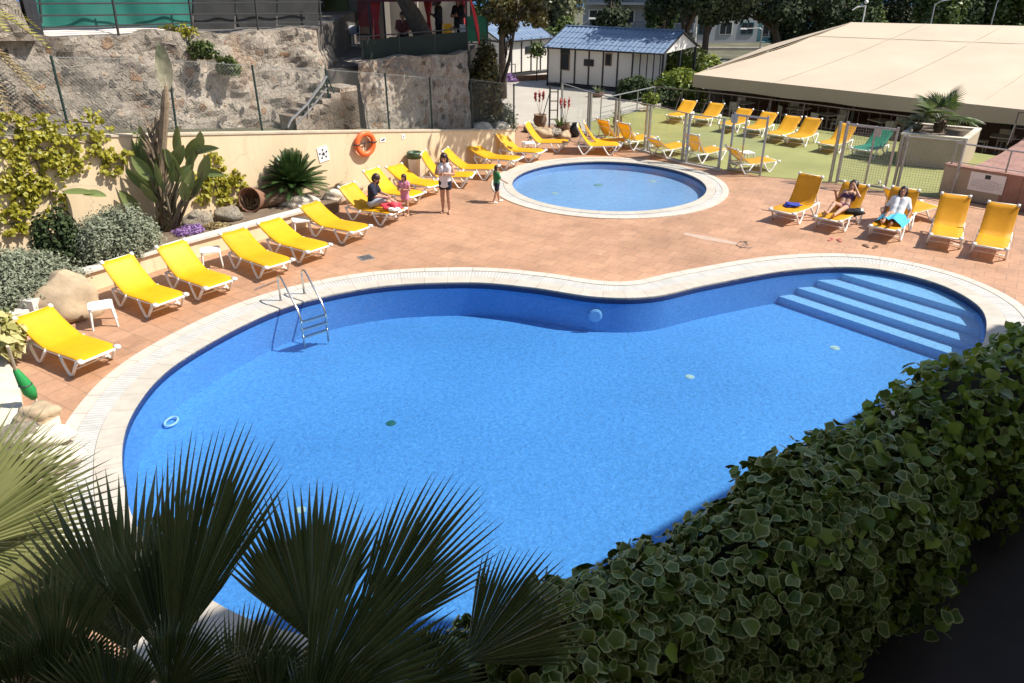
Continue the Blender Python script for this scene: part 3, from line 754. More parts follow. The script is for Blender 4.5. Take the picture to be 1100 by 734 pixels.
for k in range(5):
    a_ = math.pi/2+2*math.pi*k/5
    p0, p1 = (.055*math.cos(a_), .055*math.sin(a_)), (.10*math.cos(a_), .10*math.sin(a_)); w = .005; nx, nz = -math.sin(a_)*w, math.cos(a_)*w
    mb.add([wp(c, *rot2(p0[0]-nx, p0[1]-nz), .022), wp(c, *rot2(p1[0]-nx, p1[1]-nz), .022), wp(c, *rot2(p1[0]+nx, p1[1]+nz), .022), wp(c, *rot2(p0[0]+nx, p0[1]+nz), .022)], [(0,1,2,3)])
mb.build('football_print', m_ink, t)
def plate(name, label, c, w, h, marks=()):
    t = T(name, label, 'sign', c); mb = MB()
    mb.add([wp(c, x, z, o) for o in (.004, .014) for x, z in ((-w/2,-h/2),(w/2,-h/2),(w/2,h/2),(-w/2,h/2))], [(4,5,6,7),(0,1,5,4),(1,2,6,5),(2,3,7,6),(3,0,4,7)]); mb.build('plate', m_signw, t)
    mb = MB()
    for (x0, z0, x1, z1) in marks: mb.add([wp(c, x, z, .017) for x, z in ((x0,z0),(x1,z0),(x1,z1),(x0,z1))], [(0,1,2,3)])
    if marks: mb.build('print', m_ink, t)
plate('arrow_sign', 'small white sign with a black mark just right of the lifebuoy', onwall(411, 150.5), .22, .13, ((-.07,-.02,.06,.02),(.02,.0,.07,.04)))
plate('notice_sign', 'tiny white square sign on the wall above the litter bin', onwall(433, 147), .12, .15, ((-.015,-.03,.015,.03),))
# litter bin
c = onwall(440, 192)-WALL_Q*.30; c.z = .05
t = T('litter_bin', 'cream litter bin with dark green open top by the peach wall', 'bin', c)
mb = MB(); mb.lathe([(.17,.12),(.185,.14),(.215,.70),(.215,.72)], c, 20); mb.build('body', m_binbody, t, True)
mb = MB(); mb.lathe([(.225,.70),(.24,.73),(.24,.86),(.225,.90),(.19,.905),(.18,.86),(.0,.80)], c, 20); mb.build('lid', m_binlid, t, True)
mb = MB(); mb.tube([c+WALL_Q*.24, c+WALL_Q*.24+Vector((0,0,.6))], .03, 6); mb.box(c+Vector((0,.0,.09)), (.16,.16,.06)); mb.box(c+Vector((0,0,.03)), (.3,.5,.06)); mb.build('stand', m_galv, t)

# --------------------------------------------------------------- upper left terrace: railing, tarp, dark house
t = T('terrace_railing', 'thin dark railing along the top of the tall stone wall', 'railing', onpl(200, 32, 1.5))
for pb_, pt_ in (((127,37),(118,-12)),((207,33),(200,-14)),((277,31),(274,-16)),((345,31),(345,-16)),((40,40),(26,-12))):
    mb = MB(); a_, c_ = onpl(*pb_,1.5), onpl(*pt_,1.5); a_.z -= .15; c_ = Vector((a_.x+.04,a_.y+.03,c_.z)); mb.tube([a_,c_], .032, 6); mb.build('post', m_dark, t)
mb = MB()
for ya, yb in ((30.5,24),(17,14.5),(4,2.5),(-9,-10)): mb.tube([onpl(28,ya,1.5), onpl(205,yb+1,1.5), onpl(346,yb,1.5)], .020, 5)
mb.build('rail', m_dark, t)
t = T('tarpaulin_screen', 'green tarpaulin screen stretched behind the terrace railing', 'tarpaulin', onpl(120, 28, 1.85))
mb = MB(); rows = []
for k in range(8):
    rows.append([onpl(38+168*i/40, 30.5-3*i/40-k*9, 1.95+.03*math.sin(i*.9)*math.sin(k*.7)+.05*math.sin(i*.33+k*.4)) for i in range(41)])
mb.grid(rows); mb.build('sheet', m_tarp, t, True)
for px_ in (45, 122, 205): mb = MB(); mb.tube([onpl(px_,30,2.02), onpl(px_-6,-40,2.02)], .03, 6); mb.build('post', m_dark, t)
t = T('shade_screen', 'black shade screen behind the railing, right of the green tarpaulin', 'screen', onpl(270, 30, 1.95))
for k in range(3):
    rows = [[onpl(208+45*k+44*i/10, 31.5-2*k-y_*11, 1.95+.03*math.sin(i*.8+k)*math.sin(y_)) for i in range(11)] for y_ in range(7)]; mb = MB(); mb.grid(rows); mb.build('panel', M('black shade cloth', (.020,.021,.021), .8, .3, 3), t, True)
t = T('terrace_kerb', 'whitewashed kerb under the green tarpaulin', 'kerb', onpl(120, 34, 1.7))
rows = [[onpl(43+165*i/30, y0+(y1-y0)*i/30, o_) for i in range(31)] for y0, y1, o_ in ((43,38,1.64),(39,33,1.64),(31.5,27.5,2.1))]; mb = MB(); mb.grid(rows); mb.build('kerb', m_kerb, t)
t = T('timber_post', 'thick dark post at the left end of the green tarpaulin', 'post', onpl(38, 40, 1.6))
mb = MB(); a_, c_ = onpl(40,42,1.6), onpl(24,-50,1.6); mb.box((a_.x,a_.y,(a_.z+c_.z)/2), (.26,.26,c_.z-a_.z+.1), math.atan2(WALL_D.y,WALL_D.x)); mb.build('post', m_batten, t)
t = T('terrace_house', 'dark shaded house with a window and olive door behind the stone wall', 'house', (-9, 33.5, 3.4))
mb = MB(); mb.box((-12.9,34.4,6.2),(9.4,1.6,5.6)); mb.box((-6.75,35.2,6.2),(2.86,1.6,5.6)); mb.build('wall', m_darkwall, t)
mb = MB(); mb.box((-8.35,33.55,5.18),(1.5,.1,.75)); mb.box((-7.85,34.36,5.1),(.5,.06,.06)); w_ = mb.build('window', m_batten, t)
mb = MB(); mb.box((-8.72,33.49,5.18),(.66,.04,.62)); mb.box((-7.98,33.49,5.18),(.66,.04,.62)); mb.build('pane', m_pane, w_)
mb = MB(); mb.box((-7.30,34.33,4.35),(.95,.1,1.75)); mb.build('door', m_olive, t)
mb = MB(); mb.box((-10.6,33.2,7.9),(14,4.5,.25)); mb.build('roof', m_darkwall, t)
mb = MB(); mb.box((-9.3,33.5,4.7),(.9,.08,1.0)); mb.build('shutter', m_batten, t)
t = T('maroon_board', 'maroon board standing against the shaded house beside the olive door', 'board', (-6.1, 34.0, 3.5))
mb = MB(); mb.box((-6.05,34.1,4.55),(.62,.06,1.0)); mb.tube([(-6.3,34.14,3.5),(-6.3,34.14,4.2)], .03, 5); mb.tube([(-5.8,34.14,3.5),(-5.8,34.14,4.2)], .03, 5); mb.build('panel', m_maroon, t)
# cafe: lime wall, canopy, table, chairs
t = T('cafe_wall', 'white lime washed cafe wall dappled with sun', 'building', (-4.6, 36.5, 3.5))
mb = MB(); mb.box((-4.9,36.6,5.3),(1.5,.4,3.6)); mb.box((-3.0,36.9,5.2),(2.4,.3,3.4)); mb.build('wall', m_limewall, t)
mb = MB(); mb.box((-3.55,36.73,5.0),(.55,.05,.55)); mb.build('window', m_pane, t)
mb = MB(); mb.box((-2.45,36.72,4.7),(.05,.05,1.2)); mb.build('trim', m_panelw, t)
t = T('cafe_canopy', 'dark red gazebo canopy with tied red curtains at the shaded cafe', 'gazebo', (-3.4, 31.5, 3.5))
mb = MB(); mb.add([(-5.25,29.7,5.42),(-1.55,29.7,5.46),(-1.55,33.3,5.46),(-5.25,33.3,5.42),(-3.4,31.5,6.3)], [(0,1,4),(1,2,4),(2,3,4),(3,0,4)])
for (x0, y0, x1, y1) in ((-5.25,29.7,-1.55,29.7),(-1.55,29.7,-1.55,33.3),(-5.25,33.3,-5.25,29.7)): mb.add([(x0,y0,5.42),(x1,y1,5.44),(x1,y1,5.18),(x0,y0,5.16)], [(0,1,2,3)])
mb.build('canopy', m_maroon, t)
for (x_, y_) in ((-5.15,29.8),(-1.65,29.8),(-5.15,33.2),(-1.65,33.2)):
    mb = MB(); mb.box((x_,y_,4.45),(.07,.07,1.95)); mb.build('post', m_dark, t)
for (x_, y_) in ((-4.95,30.0),(-3.35,33.1),(-1.95,32.9)):
    mb = MB(); mb.lathe([(.20,5.3),(.16,4.9),(.07,4.45),(.10,4.1),(.13,3.6)], (x_, y_, 0), 12); mb.build('curtain', m_red, t, True)
t = T('netting_fence', 'low fence with dark green netting along the cafe terrace edge', 'fence', onpl(440, 60, 1.3))
na_, nb_ = Vector((*f2, 3.5)), Vector((*f3, 3.5)); nd_ = (nb_-na_).normalized(); naz = math.atan2(nd_.y, nd_.x)
mb = MB(); mb.box(na_.lerp(nb_,.5)+Vector((0,0,.38)), ((nb_-na_).length,.02,.74), naz); mb.build('netting', m_mesh, t)
for g in (0.01,.33,.66,.99):
    mb = MB(); p = na_.lerp(nb_,g); mb.tube([p, p+Vector((0,0,.86))], .022, 6); mb.build('post', m_dark, t)
mb = MB(); mb.tube([na_+Vector((0,0,.85)), nb_+Vector((0,0,.85))], .02, 6); mb.build('rail', m_dark, t)
t = T('round_table', 'small round white topped table on the dark landing above the steps', 'table', (-6.35, 32.2, 3.46))
mb = MB(); mb.lathe([(0,.74),(.36,.74),(.38,.72),(.36,.46),(.34,.45)], (-6.35,32.2,3.46), 18); mb.build('tablecloth', m_greyc, t, True)
mb = MB(); mb.tube([(-6.35,32.2,3.46),(-6.35,32.2,4.18)], .035, 7); mb.lathe([(.22,0),(.2,.03),(.04,.06)], (-6.35,32.2,3.46), 12); mb.build('leg', m_galv, t)
def cafe_chair(label, x, y, z, rz, seatmat, group=None):
    t = T('cafe_chair', label, 'chair', (x, y, z), group); m = Matrix.Rotation(rz, 3, 'Z'); P = lambda a, b_, c_: m @ Vector((a, b_, c_))+Vector((x, y, z))
    mb = MB(); mb.box(P(0,0,.45), (.42,.42,.04), rz); mb.build('seat', seatmat, t)
    mb = MB(); mb.box(P(0,.2,.70), (.42,.04,.36), rz); mb.build('backrest', seatmat, t)
    for sx in (-.18,.18):
        for sy in (-.18,.19):
            mb = MB(); mb.tube([P(sx,sy,0), P(sx,sy,.45 if sy < 0 else .85)], .018, 5); mb.build('leg', m_white, t)
    return t
cafe_chair('pale metal chair beside the round table above the steps', -5.85, 32.0, 3.46, 2.0, m_dark)
cafe_chair('white chair with yellow seat under the cafe canopy', -2.35, 30.6, 3.5, .4, m_yel)
cafe_chair('white plastic chair near the right end of the cafe terrace', -1.95, 30.1, 3.5, -.9, m_white)
t = T('cafe_table', 'dark cafe table between the two silhouetted people', 'table', (-2.45, 30.3, 3.5))
mb = MB(); mb.box((-2.45,31.2,4.22),(.8,.8,.04)); mb.build('tabletop', m_wood, t)
for sx in (-.34,.34):
    for sy in (-.34,.34):
        mb = MB(); mb.tube([(-2.45+sx,31.2+sy,3.5),(-2.45+sx,31.2+sy,4.2)], .025, 5); mb.build('leg', m_white, t)
t = T('red_flag', 'narrow red banner flag leaning at the end of the cafe terrace', 'flag', (-1.3, 29, 3.5))
mb = MB(); mb.tube([(-1.15,28.9,3.6),(-1.55,29.05,5.6)], .018, 6); mb.build('pole', m_dark, t)
mb = MB(); rows = []
for k in range(9):
    f = k/8; p = Vector((-1.2,28.92,3.85)).lerp(Vector((-1.53,29.04,5.5)), f); w = .05+.10*math.sin(math.pi*f); rows.append([(p.x+.01,p.y,p.z),(p.x+w*.5,p.y-.05*math.sin(f*7),p.z-.03),(p.x+w,p.y+.02,p.z-.06)])
mb.grid(rows); mb.build('banner', M('bright red banner', (.60,.03,.03), .7, .1, 3), t, True)
t = T('green_net_panel', 'bright green netting panel beside the red flag', 'fence', (-1.6, 30.2, 3.5))
mb = MB(); mb.box((-1.35,31.4,4.15),(.9,.03,.9), .3); mb.build('netting', M('green net', (.02,.16,.09), .8, .2, 5), t)
mb = MB(); mb.tube([(-1.75,31.3,3.5),(-1.75,31.3,4.65)], .02, 5); mb.tube([(-.95,31.5,3.5),(-.95,31.5,4.65)], .02, 5); mb.build('post', m_dark, t)

# ================================================================== LOUNGERS
def make_lounger(ang, smat):
    """sun lounger: foot end at the origin, head towards +x"""
    a = R(ang); W = .31
    root = T('sun_lounger', 'yellow', 'sun lounger')
    hip = Vector((1.12, 0, .36)); ca, sa = math.cos(a), math.sin(a)
    prof = [(0,.345),(.05,.372),(.20,.385),(.42,.376),(.65,.362),(.88,.348),(1.02,.345),(1.10,.352)]
    for k in range(1, 8):
        l = .82*k/7; bow = -.035*math.sin(math.pi*k/7)
        prof.append((hip.x+ca*l+sa*-bow*-1*0+sa*(.035*math.sin(math.pi*k/7)), hip.z+sa*l-ca*(.035*math.sin(math.pi*k/7))))
    mb = MB(); rows = []; SW = W+.038
    for i, (x, z) in enumerate(prof):
        rows.append([(x, -SW+.004, z-.045), (x, -SW, z-.012)]+[(x, y, z-.016*(1-(y/SW)**2)) for y in (-SW*.97,-SW*.55,0,SW*.55,SW*.97)]+[(x, SW, z-.012), (x, SW-.004, z-.045)])
    e = prof[-1]; rows.append([(p[0]+ca*.02+sa*.02, p[1]*.97, p[2]+sa*.02-ca*.03) for p in rows[-1]]); rows.append([(p[0]+sa*.03-ca*.03, p[1], p[2]-ca*.03-sa*.03) for p in rows[-1]])
    mb.grid(rows)
    mb.build('sling', smat, root, True)
    mb = MB()
    for s in (-1, 1):
        y = s*(W+.015)
        mb.tube([(-.01,y,.335),(.2,y,.345),(.6,y,.325),(1.0,y,.31),(1.2,y,.32),(1.55,y,.345)], [.026,.027,.027,.027,.027,.024], 7)
        mb.box((.02,y+s*.012,.352), (.12,.085,.055))
    mb.tube([(0,-W,.335),(0,W,.335)], .024, 7); mb.tube([(1.55,-W-.02,.34),(1.55,W+.02,.34)], .02, 6); mb.tube([(.34,-W-.02,.10),(.34,W+.02,.10)], .014, 5)
    mb.build('frame', m_white, root, True)
    for s in (-1, 1):
        y = s*(W+.05)
        mb = MB(); mb.tube([(.10,y-s*.02,.34),(.20,y,.20),(.31,y+s*.01,.035),(.36,y+s*.01,.02),(.42,y+s*.01,.04),(.54,y,.20),(.62,y-s*.02,.34)], [.032,.028,.026,.028,.026,.024,.026], 7); mb.build('leg', m_white, root, True)
        mb = MB(); mb.tube([(1.02,y-s*.02,.33),(1.14,y,.19),(1.27,y+s*.01,.035),(1.32,y+s*.01,.02),(1.37,y+s*.01,.04),(1.50,y,.24),(1.56,y-s*.02,.345)], [.028,.026,.026,.028,.026,.026,.028], 7); mb.build('leg', m_white, root, True)
    mb = MB(); pts = prof[7:]
    for s in (-1, 1):
        mb.tube([(x+sa*.034, s*(W+.012), z-ca*.034) for x, z in pts], .020, 7)
        e = pts[-1]; mb.box((e[0]-ca*.01+sa*.02, s*(W+.015), e[1]-sa*.01-ca*.02), (.075,.065,.055), 0, 1, Matrix.Rotation(-a, 3, 'Y'))
    e = pts[-1]; mb.tube([(e[0]+sa*.04, -W, e[1]-ca*.04), (e[0]+sa*.04, W, e[1]-ca*.04)], .020, 7)
    mb.build('backrest_frame', m_white, root, True)
    mb = MB(); q = hip+Vector((ca*.50+sa*.05, 0, sa*.50-ca*.05))
    for s in (-1, 1): mb.tube([(q.x, s*(W-.02), q.z-.03), (1.50, s*(W-.02), .35)], .016, 6)
    mb.tube([(q.x,-W,q.z-.03),(q.x,W,q.z-.03)], .014, 5)
    mb.build('backrest_stay', m_white, root, True)
    return root
protos = {}
def lounger(label, fx, fy, dirdeg, ang, smat=m_yel, group=None, z=0.0):
    key = (round(ang/4), smat.name)
    if key not in protos: o = protos[key] = make_lounger(round(ang/4)*4, smat)
    else: o = copy_tree(protos[key])
    o['label'] = label; o['category'] = 'sun lounger'; o['group'] = group
    o.location = (fx, fy, z); o.rotation_euler = (0, 0, R(dirdeg)); return o
GL, GR, GF, GB = 'yellow loungers along the garden wall', 'loungers in the front right row', 'loungers on the turf behind the glass fence', 'loungers in the back row on the turf'
lp = {}
for key, lab, x, y, dr, an in [
 ('L1','nearest yellow lounger at the far left, beside the variegated shrub',-7.09,11.58,149,29),
 ('L2','second yellow lounger from the left, between the big boulder and a white table',-6.81,13.95,145,38),
 ('L3','yellow lounger just left of the white table by the planter kerb',-6.12,14.81,142,40),
 ('L4','yellow lounger just behind the steel pool ladder',-5.20,16.0,139,29),
 ('L5','yellow lounger left of the white table below the cycad',-4.55,17.03,142,26),
 ('L6','yellow lounger in front of the seated man, right of the white table',-3.81,18.47,146,28),
 ('L7','yellow lounger the man in the dark shirt sits on, with a red cloth',-3.08,20.01,151,39),
 ('L8','yellow lounger right behind the seated man and the small girl',-2.75,21.68,147,42),
 ('L9','yellow lounger in front of the litter bin',-2.30,22.75,140,22),
 ('L10','upright yellow lounger partly hidden behind the standing woman',-1.24,24.0,172,56),
 ('L11','yellow lounger at the wall between the standing woman and the child',-.50,25.0,168,40),
 ('L12','low reclined yellow lounger at the wall, above the small child',.21,26.22,152,22),
 ('L13','yellow lounger with raised back at the end of the wall, left of the low table',1.08,27.38,154,45),
 ('L14','yellow lounger in front of the rocks and flower pots',2.13,29.05,165,53),
 ('L15','yellow lounger at the left end of the glass fence, front one of the close pair',4.02,28.64,175,58),
 ('L16','yellow lounger at the left end of the glass fence, rear one of the close pair',4.32,29.35,178,58)]:
    lp[key] = lounger(lab, x, y, dr, an, m_yel, GL)
for key, lab, hx, hy, dr, an in [
 ('G1','lounger behind the glass with its orange lit back, leftmost on the turf',647,128.5,216,54),
 ('G2','second orange backed lounger from the left behind the glass fence',669,132,217,54),
 ('G3','low reclined lounger in the middle of the row behind the glass fence',701,147,217,34),
 ('G4','orange backed lounger behind the glass panel left of the open gate leaf',743,144,214,54),
 ('G5','lounger behind the open gate leaf at the right end of the glass fence',786,158,200,40)]:
    A_ = R(an); H_ = at(hx, hy, .36+.82*math.sin(A_)); Lh = 1.12+.82*math.cos(A_)
    lounger(lab, H_.x-Lh*math.cos(R(dr)), H_.y-Lh*math.sin(R(dr)), dr, an, m_yel2, GF)
for key, lab, fx, fy, dr, an, mt in [
 ('B1','farthest yellow lounger in the back corner of the turf',723,125,56,34,m_yel2),
 ('B2','second lounger from the back corner of the turf, by the railing',751,128,53,34,m_yel2),
 ('B3','third lounger in the back row on the turf, seen above the gate leaf',779.5,134.5,50,34,m_yel2),
 ('B4','fourth lounger in the back row, seen through the open gate leaf',806,139,50,34,m_yel2),
 ('B5','left one of the two loungers standing in the gate opening',831.5,145,50,36,m_yel2),
 ('B6','right one of the two loungers standing in the gate opening',852,148.5,48,38,m_yel2),
 ('B7','yellow lounger beside the green one in the back row',888,155.5,46,38,m_yel2),
 ('B8','green lounger among the yellow ones by the mesh gate',924,161,42,40,m_grn)]:
    p = at(fx, fy, .34); lounger(lab, p.x, p.y, dr, an, mt, GB)
for key, lab, x, y, dr, an in [
 ('R1','yellow lounger with a blue cloth on it, leftmost of the front right row',7.33,20.01,46,62),
 ('R2','yellow lounger under the sunbathing woman in a bikini',8.31,19.33,47,52),
 ('R3','yellow lounger under the woman with the turquoise towel',9.46,18.55,52,60),
 ('R4','empty yellow lounger in front of the notice wall',10.69,17.88,60,58),
 ('R5','empty yellow lounger farthest right in the front right row',11.36,17.13,56,56),
 ('R6','yellow lounger half hidden behind the one with the turquoise towel',11.75,20.75,205,50)]:
    lp[key] = lounger(lab, x, y, dr, an, m_yel2, GR)
lounger('yellow lounger on the raised red tiled walk at the right edge', 16.0, 21.6, 20, 30, m_yel2, None, .93)
# out-of-frame neighbour whose shade falls on the tiles is not modelled

def side_table(label, x, y, rz):
    t = T('side_table', label, 'side table', (x, y, 0), 'white plastic side tables'); m = Matrix.Rotation(rz, 3, 'Z'); P = lambda a, b_, c_: m @ Vector((a, b_, c_))+Vector((x, y, 0))
    mb = MB(); w = .22; c = .05
    mb.prism([tuple(P(a, b_, 0))[:2] for a, b_ in ((-w+c,-w),(w-c,-w),(w,-w+c),(w,w-c),(w-c,w),(-w+c,w),(-w,w-c),(-w,-w+c))], .395, .43, True)
    mb.build('tabletop', m_white, t)
    for sx in (-1, 1):
        for sy in (-1, 1):
            mb = MB(); mb.tube([P(sx*.22,sy*.22,0), P(sx*.185,sy*.185,.40)], [.018,.028], 6); mb.build('leg', m_white, t)
side_table('white plastic side table beside the big tan boulder', -8.02, 13.55, .5)
side_table('white plastic side table against the planter kerb, beside the purple flowers', -7.02, 16.75, .4)
side_table('white plastic side table below the cycad, between two loungers', -5.50, 19.1, .4)
side_table('low white table between two loungers at the end of the peach wall', .62, 28.6, .2)
side_table('white table among the loungers behind the glass fence', 8.3, 27.0, .3)
side_table('white side table between the turquoise towel lounger and the notice wall', 11.95, 20.2, .6)

# ================================================================== PEOPLE
def surface_nets(f, lo, hi, h):
    lo = np.array(lo); n = np.ceil((np.array(hi)-lo)/h).astype(int)+1
    g = np.stack(np.meshgrid(*[lo[i]+h*np.arange(n[i]) for i in range(3)], indexing='ij'), -1)
    d = f(g.reshape(-1, 3)).reshape(n); ins = d < 0
    cor = [(i, j, k) for i in (0, 1) for j in (0, 1) for k in (0, 1)]
    sl = lambda c: tuple(slice(c[a], n[a]-1+c[a]) for a in range(3))
    cnt = sum(ins[sl(c)].astype(int) for c in cor); act = (cnt > 0) & (cnt < 8)
    acc = np.zeros(tuple(n-1)+(3,)); w = np.zeros(tuple(n-1))
    for c in cor:
        for a in range(3):
            if c[a] == 0:
                e = list(c); e[a] = 1; d0, d1 = d[sl(c)], d[sl(tuple(e))]; m = (d0 < 0) != (d1 < 0)
                with np.errstate(divide='ignore', invalid='ignore'): t = np.where(m, d0/(d0-d1), 0)
                for b in range(3): acc[..., b] += np.where(m, c[b]+(t if b == a else 0), 0)
                w += m
    idx = -np.ones(tuple(n-1), int); idx[act] = np.arange(act.sum()); ii = np.argwhere(act)
    V = lo+h*(ii+acc[act]/w[act][:, None]); fs = []
    for a in range(3):
        b, c = (a+1) % 3, (a+2) % 3
        s0 = [slice(0, n[x]-1) if x == a else slice(1, n[x]-1) for x in range(3)]; s1 = list(s0); s1[a] = slice(1, n[a])
        d0, d1 = ins[tuple(s0)], ins[tuple(s1)]; pos = np.argwhere(d0 != d1); fl = d0[d0 != d1]
        off = np.array([0 if x == a else 1 for x in range(3)]); p = pos+off
        eb = np.eye(3, dtype=int)[b]; ec = np.eye(3, dtype=int)[c]
        q = np.stack([idx[tuple((p-eb-ec).T)], idx[tuple((p-ec).T)], idx[tuple(p.T)], idx[tuple((p-eb).T)]], 1)
        q[~fl] = q[~fl][:, ::-1]; fs.append(q)
    return V, np.concatenate(fs)
def caps_sdf(P, caps, k=.02):
    d = None
    for a, b, ra, rb in caps:
        a = np.array(a); ab = np.array(b)-a; L = max(ab @ ab, 1e-9)
        t = np.clip(((P-a) @ ab)/L, 0, 1); q = np.linalg.norm(P-a-t[:, None]*ab, axis=1)-(ra+(rb-ra)*t)
        if d is None: d = q
        else:
            hh = np.clip(.5+.5*(d-q)/k, 0, 1); d = d*(1-hh)+q*hh-k*hh*(1-hh)
    return d
def V3(p): return Vector(p)
def person(label, loc, J, H, skin, clothes, hair, group=None, res=None, facedir=None, headup=None, hairmat=None):
    """J: joints in metres relative to loc. clothes: list of (name, material, list of pieces)"""
    t = T('person', label, 'person', loc, group); J = {k: Vector(v) for k, v in J.items()}; L0 = Vector(loc)
    h = res or .0105*H/1.65
    lat = (J['shR']-J['shL']).normalized(); sm = (J['shL']+J['shR'])/2; hm = (J['hiL']+J['hiR'])/2
    ax = (sm-hm).normalized(); fw = lat.cross(ax).normalized()*-1
    fd = Vector(facedir).normalized() if facedir is not None else fw
    up = (J['head']-J['neck']).normalized() if headup is None else Vector(headup).normalized(); fd = (fd-up*fd.dot(up)).normalized(); hl = up.cross(fd)
    def torso(inf=0.0, lo=0.0, hi=1.0):
        c = []
        for s in (-1, 1):
            a0 = hm+lat*s*.042*H; b0 = sm+lat*s*.058*H-ax*.035*H
            p0, p1 = a0.lerp(b0, lo), a0.lerp(b0, hi); w0, w1 = .056*H, .055*H
            mid = p0.lerp(p1, .45)-lat*s*.008*H
            c += [(p0, mid, w0+inf, .050*H+inf), (mid, p1, .050*H+inf, w1+inf)]
        return c
    def arm(s, f=1.0, inf=0.0):
        a, b, c_ = J['sh'+s], J['el'+s], J['wr'+s]; o = []
        if f <= 1: o.append((a, a.lerp(b, f), .030*H+inf, (.030-.006*f)*H+inf))
        else: o += [(a, b, .030*H+inf, .024*H+inf), (b, b.lerp(c_, f-1), .0235*H+inf, (.0235-.007*(f-1))*H+inf)]
        return o
    def leg(s, f=1.0, inf=0.0):
        a, b, c_ = J['hi'+s], J['kn'+s], J['an'+s]; o = []
        if f <= 1: o.append((a, a.lerp(b, f), .052*H+inf, (.052-.018*f)*H+inf))
        else: o += [(a, b, .052*H+inf, .034*H+inf), (b, b.lerp(c_, .3), .033*H+inf, .034*H+inf), (b.lerp(c_, .3), c_, .034*H+inf, .020*H+inf)]
        return o
    hd = J['head']; hr = .056*H
    caps = torso()+[(sm-ax*.02*H, sm+ax*.005*H+(J['neck']-sm)*.3, .05*H, .035*H), (J['neck']-up*.02*H, hd-up*.03*H, .029*H, .029*H)]
    caps += [(J['sh'+s].lerp(sm, .25), J['sh'+s], .034*H, .031*H) for s in 'LR']
    for s in 'LR': caps += arm(s, 2.0)+leg(s, 2.0)+[(J['an'+s], J['an'+s].lerp(J['to'+s], .3), .021*H, .020*H), (J['an'+s].lerp(J['to'+s], .15)-Vector((0,0,.006*H)), J['to'+s], .020*H, .015*H)]
    head = [(hd+up*.022*H-fd*.008*H, hd+up*.018*H-fd*.012*H, hr, hr), (hd-up*.02*H+fd*.006*H, hd-up*.045*H+fd*.016*H, .042*H, .028*H),
            (hd+fd*.052*H+up*.004*H, hd+fd*.063*H-up*.010*H, .008*H, .010*H)]
    head += [(hd+hl*s*.056*H-fd*.006*H+up*.006*H, hd+hl*s*.056*H-fd*.006*H-up*.012*H, .009*H, .007*H) for s in (-1, 1)]
    hand = []; fing = []
    for s in 'LR':
        w = J['wr'+s]; hdv = Vector(J.get('hd'+s, (w-J['el'+s]))).normalized(); sd = hdv.cross(fw if abs(hdv.dot(fw)) < .9 else up).normalized()
        pn = sd.cross(hdv).normalized(); sgn = 1 if s == 'R' else -1
        palm = w+hdv*.045*H; hand += [(w, palm-sd*.008*H, .014*H, .013*H), (w, palm+sd*.010*H, .014*H, .012*H)]
        for k, (o, l) in enumerate(((-.016,.040),(-.005,.046),(.006,.043),(.016,.034))):
            b0 = palm+sd*o*H-hdv*.01*H; b1 = b0+hdv*(.012+l*.55)*H; b2 = b1+(hdv*.6+pn*.7*sgn).normalized()*l*.45*H; fing.append([b0, b1, b2])
        b0 = w+hdv*.018*H-sd*.012*H; fing.append([b0, b0+(hdv*.6-sd*.8).normalized()*.028*H, b0+(hdv*.85-sd*.6).normalized()*.05*H])
    caps += hand
    def bounds(c):
        A_ = np.array([[*x[0]] for x in c]+[[*x[1]] for x in c]); r = max(max(x[2], x[3]) for x in c)+.03; return A_.min(0)-r, A_.max(0)+r
    def fn(P): return np.minimum(caps_sdf(P, caps, .018*H/1.65), 9) 
    def body(P):
        a_ = caps_sdf(P, caps, .02*H/1.65); b_ = caps_sdf(P, head, .015*H/1.65); kk = .02*H; hh = np.clip(.5+.5*(a_-b_)/kk, 0, 1); return a_*(1-hh)+b_*hh-kk*hh*(1-hh)
    lo, hi = bounds(caps+head); Vb, Fb = surface_nets(body, lo, hi, h)
    mb = MB(); mb.v = [tuple(p) for p in Vb]; mb.f = [list(map(int, f)) for f in Fb]; mb.uv = [None]*len(mb.f)
    for fg in fing: mb.tube(fg, [.0058*H, .0055*H, .0042*H], 6)
    def put(mb, name, mat, smooth=True):
        mb.v = [(p[0]+L0.x, p[1]+L0.y, p[2]+L0.z) for p in mb.v]; return mb.build(name, mat, t, smooth)
    put(mb, 'body', skin)
    for name, mat, pieces in clothes:
        cc = []
        for pc in pieces:
            if pc[0] == 'torso': cc += torso(pc[1], pc[2], pc[3])
            elif pc[0] == 'arms':
                for s in 'LR': cc += arm(s, pc[2], pc[1])+[(J['sh'+s].lerp(sm, .3), J['sh'+s], .036*H+pc[1], .031*H+pc[1])]
            elif pc[0] == 'legs':
                for s in 'LR': cc += leg(s, pc[2], pc[1])
            elif pc[0] == 'feet':
                for s in 'LR': cc += [(J['an'+s]-Vector((0,0,.004*H)), J['to'+s], .026*H, .022*H)]
            elif pc[0] == 'cap': cc.append((Vector(pc[1]), Vector(pc[2]), pc[3], pc[4]))
        lo, hi = bounds(cc); Vc, Fc = surface_nets(lambda P: caps_sdf(P, cc, .03*H/1.65), lo, hi, h)
        m2 = MB(); m2.v = [tuple(p) for p in Vc]; m2.f = [list(map(int, f)) for f in Fc]; m2.uv = [None]*len(m2.f); put(m2, name, mat)
    hc = [(hd+up*.030*H-fd*.014*H, hd-fd*.020*H, hr*1.10, hr*1.02), (hd+up*.055*H+fd*.012*H, hd+up*.05*H-fd*.02*H, .030*H, .036*H)]
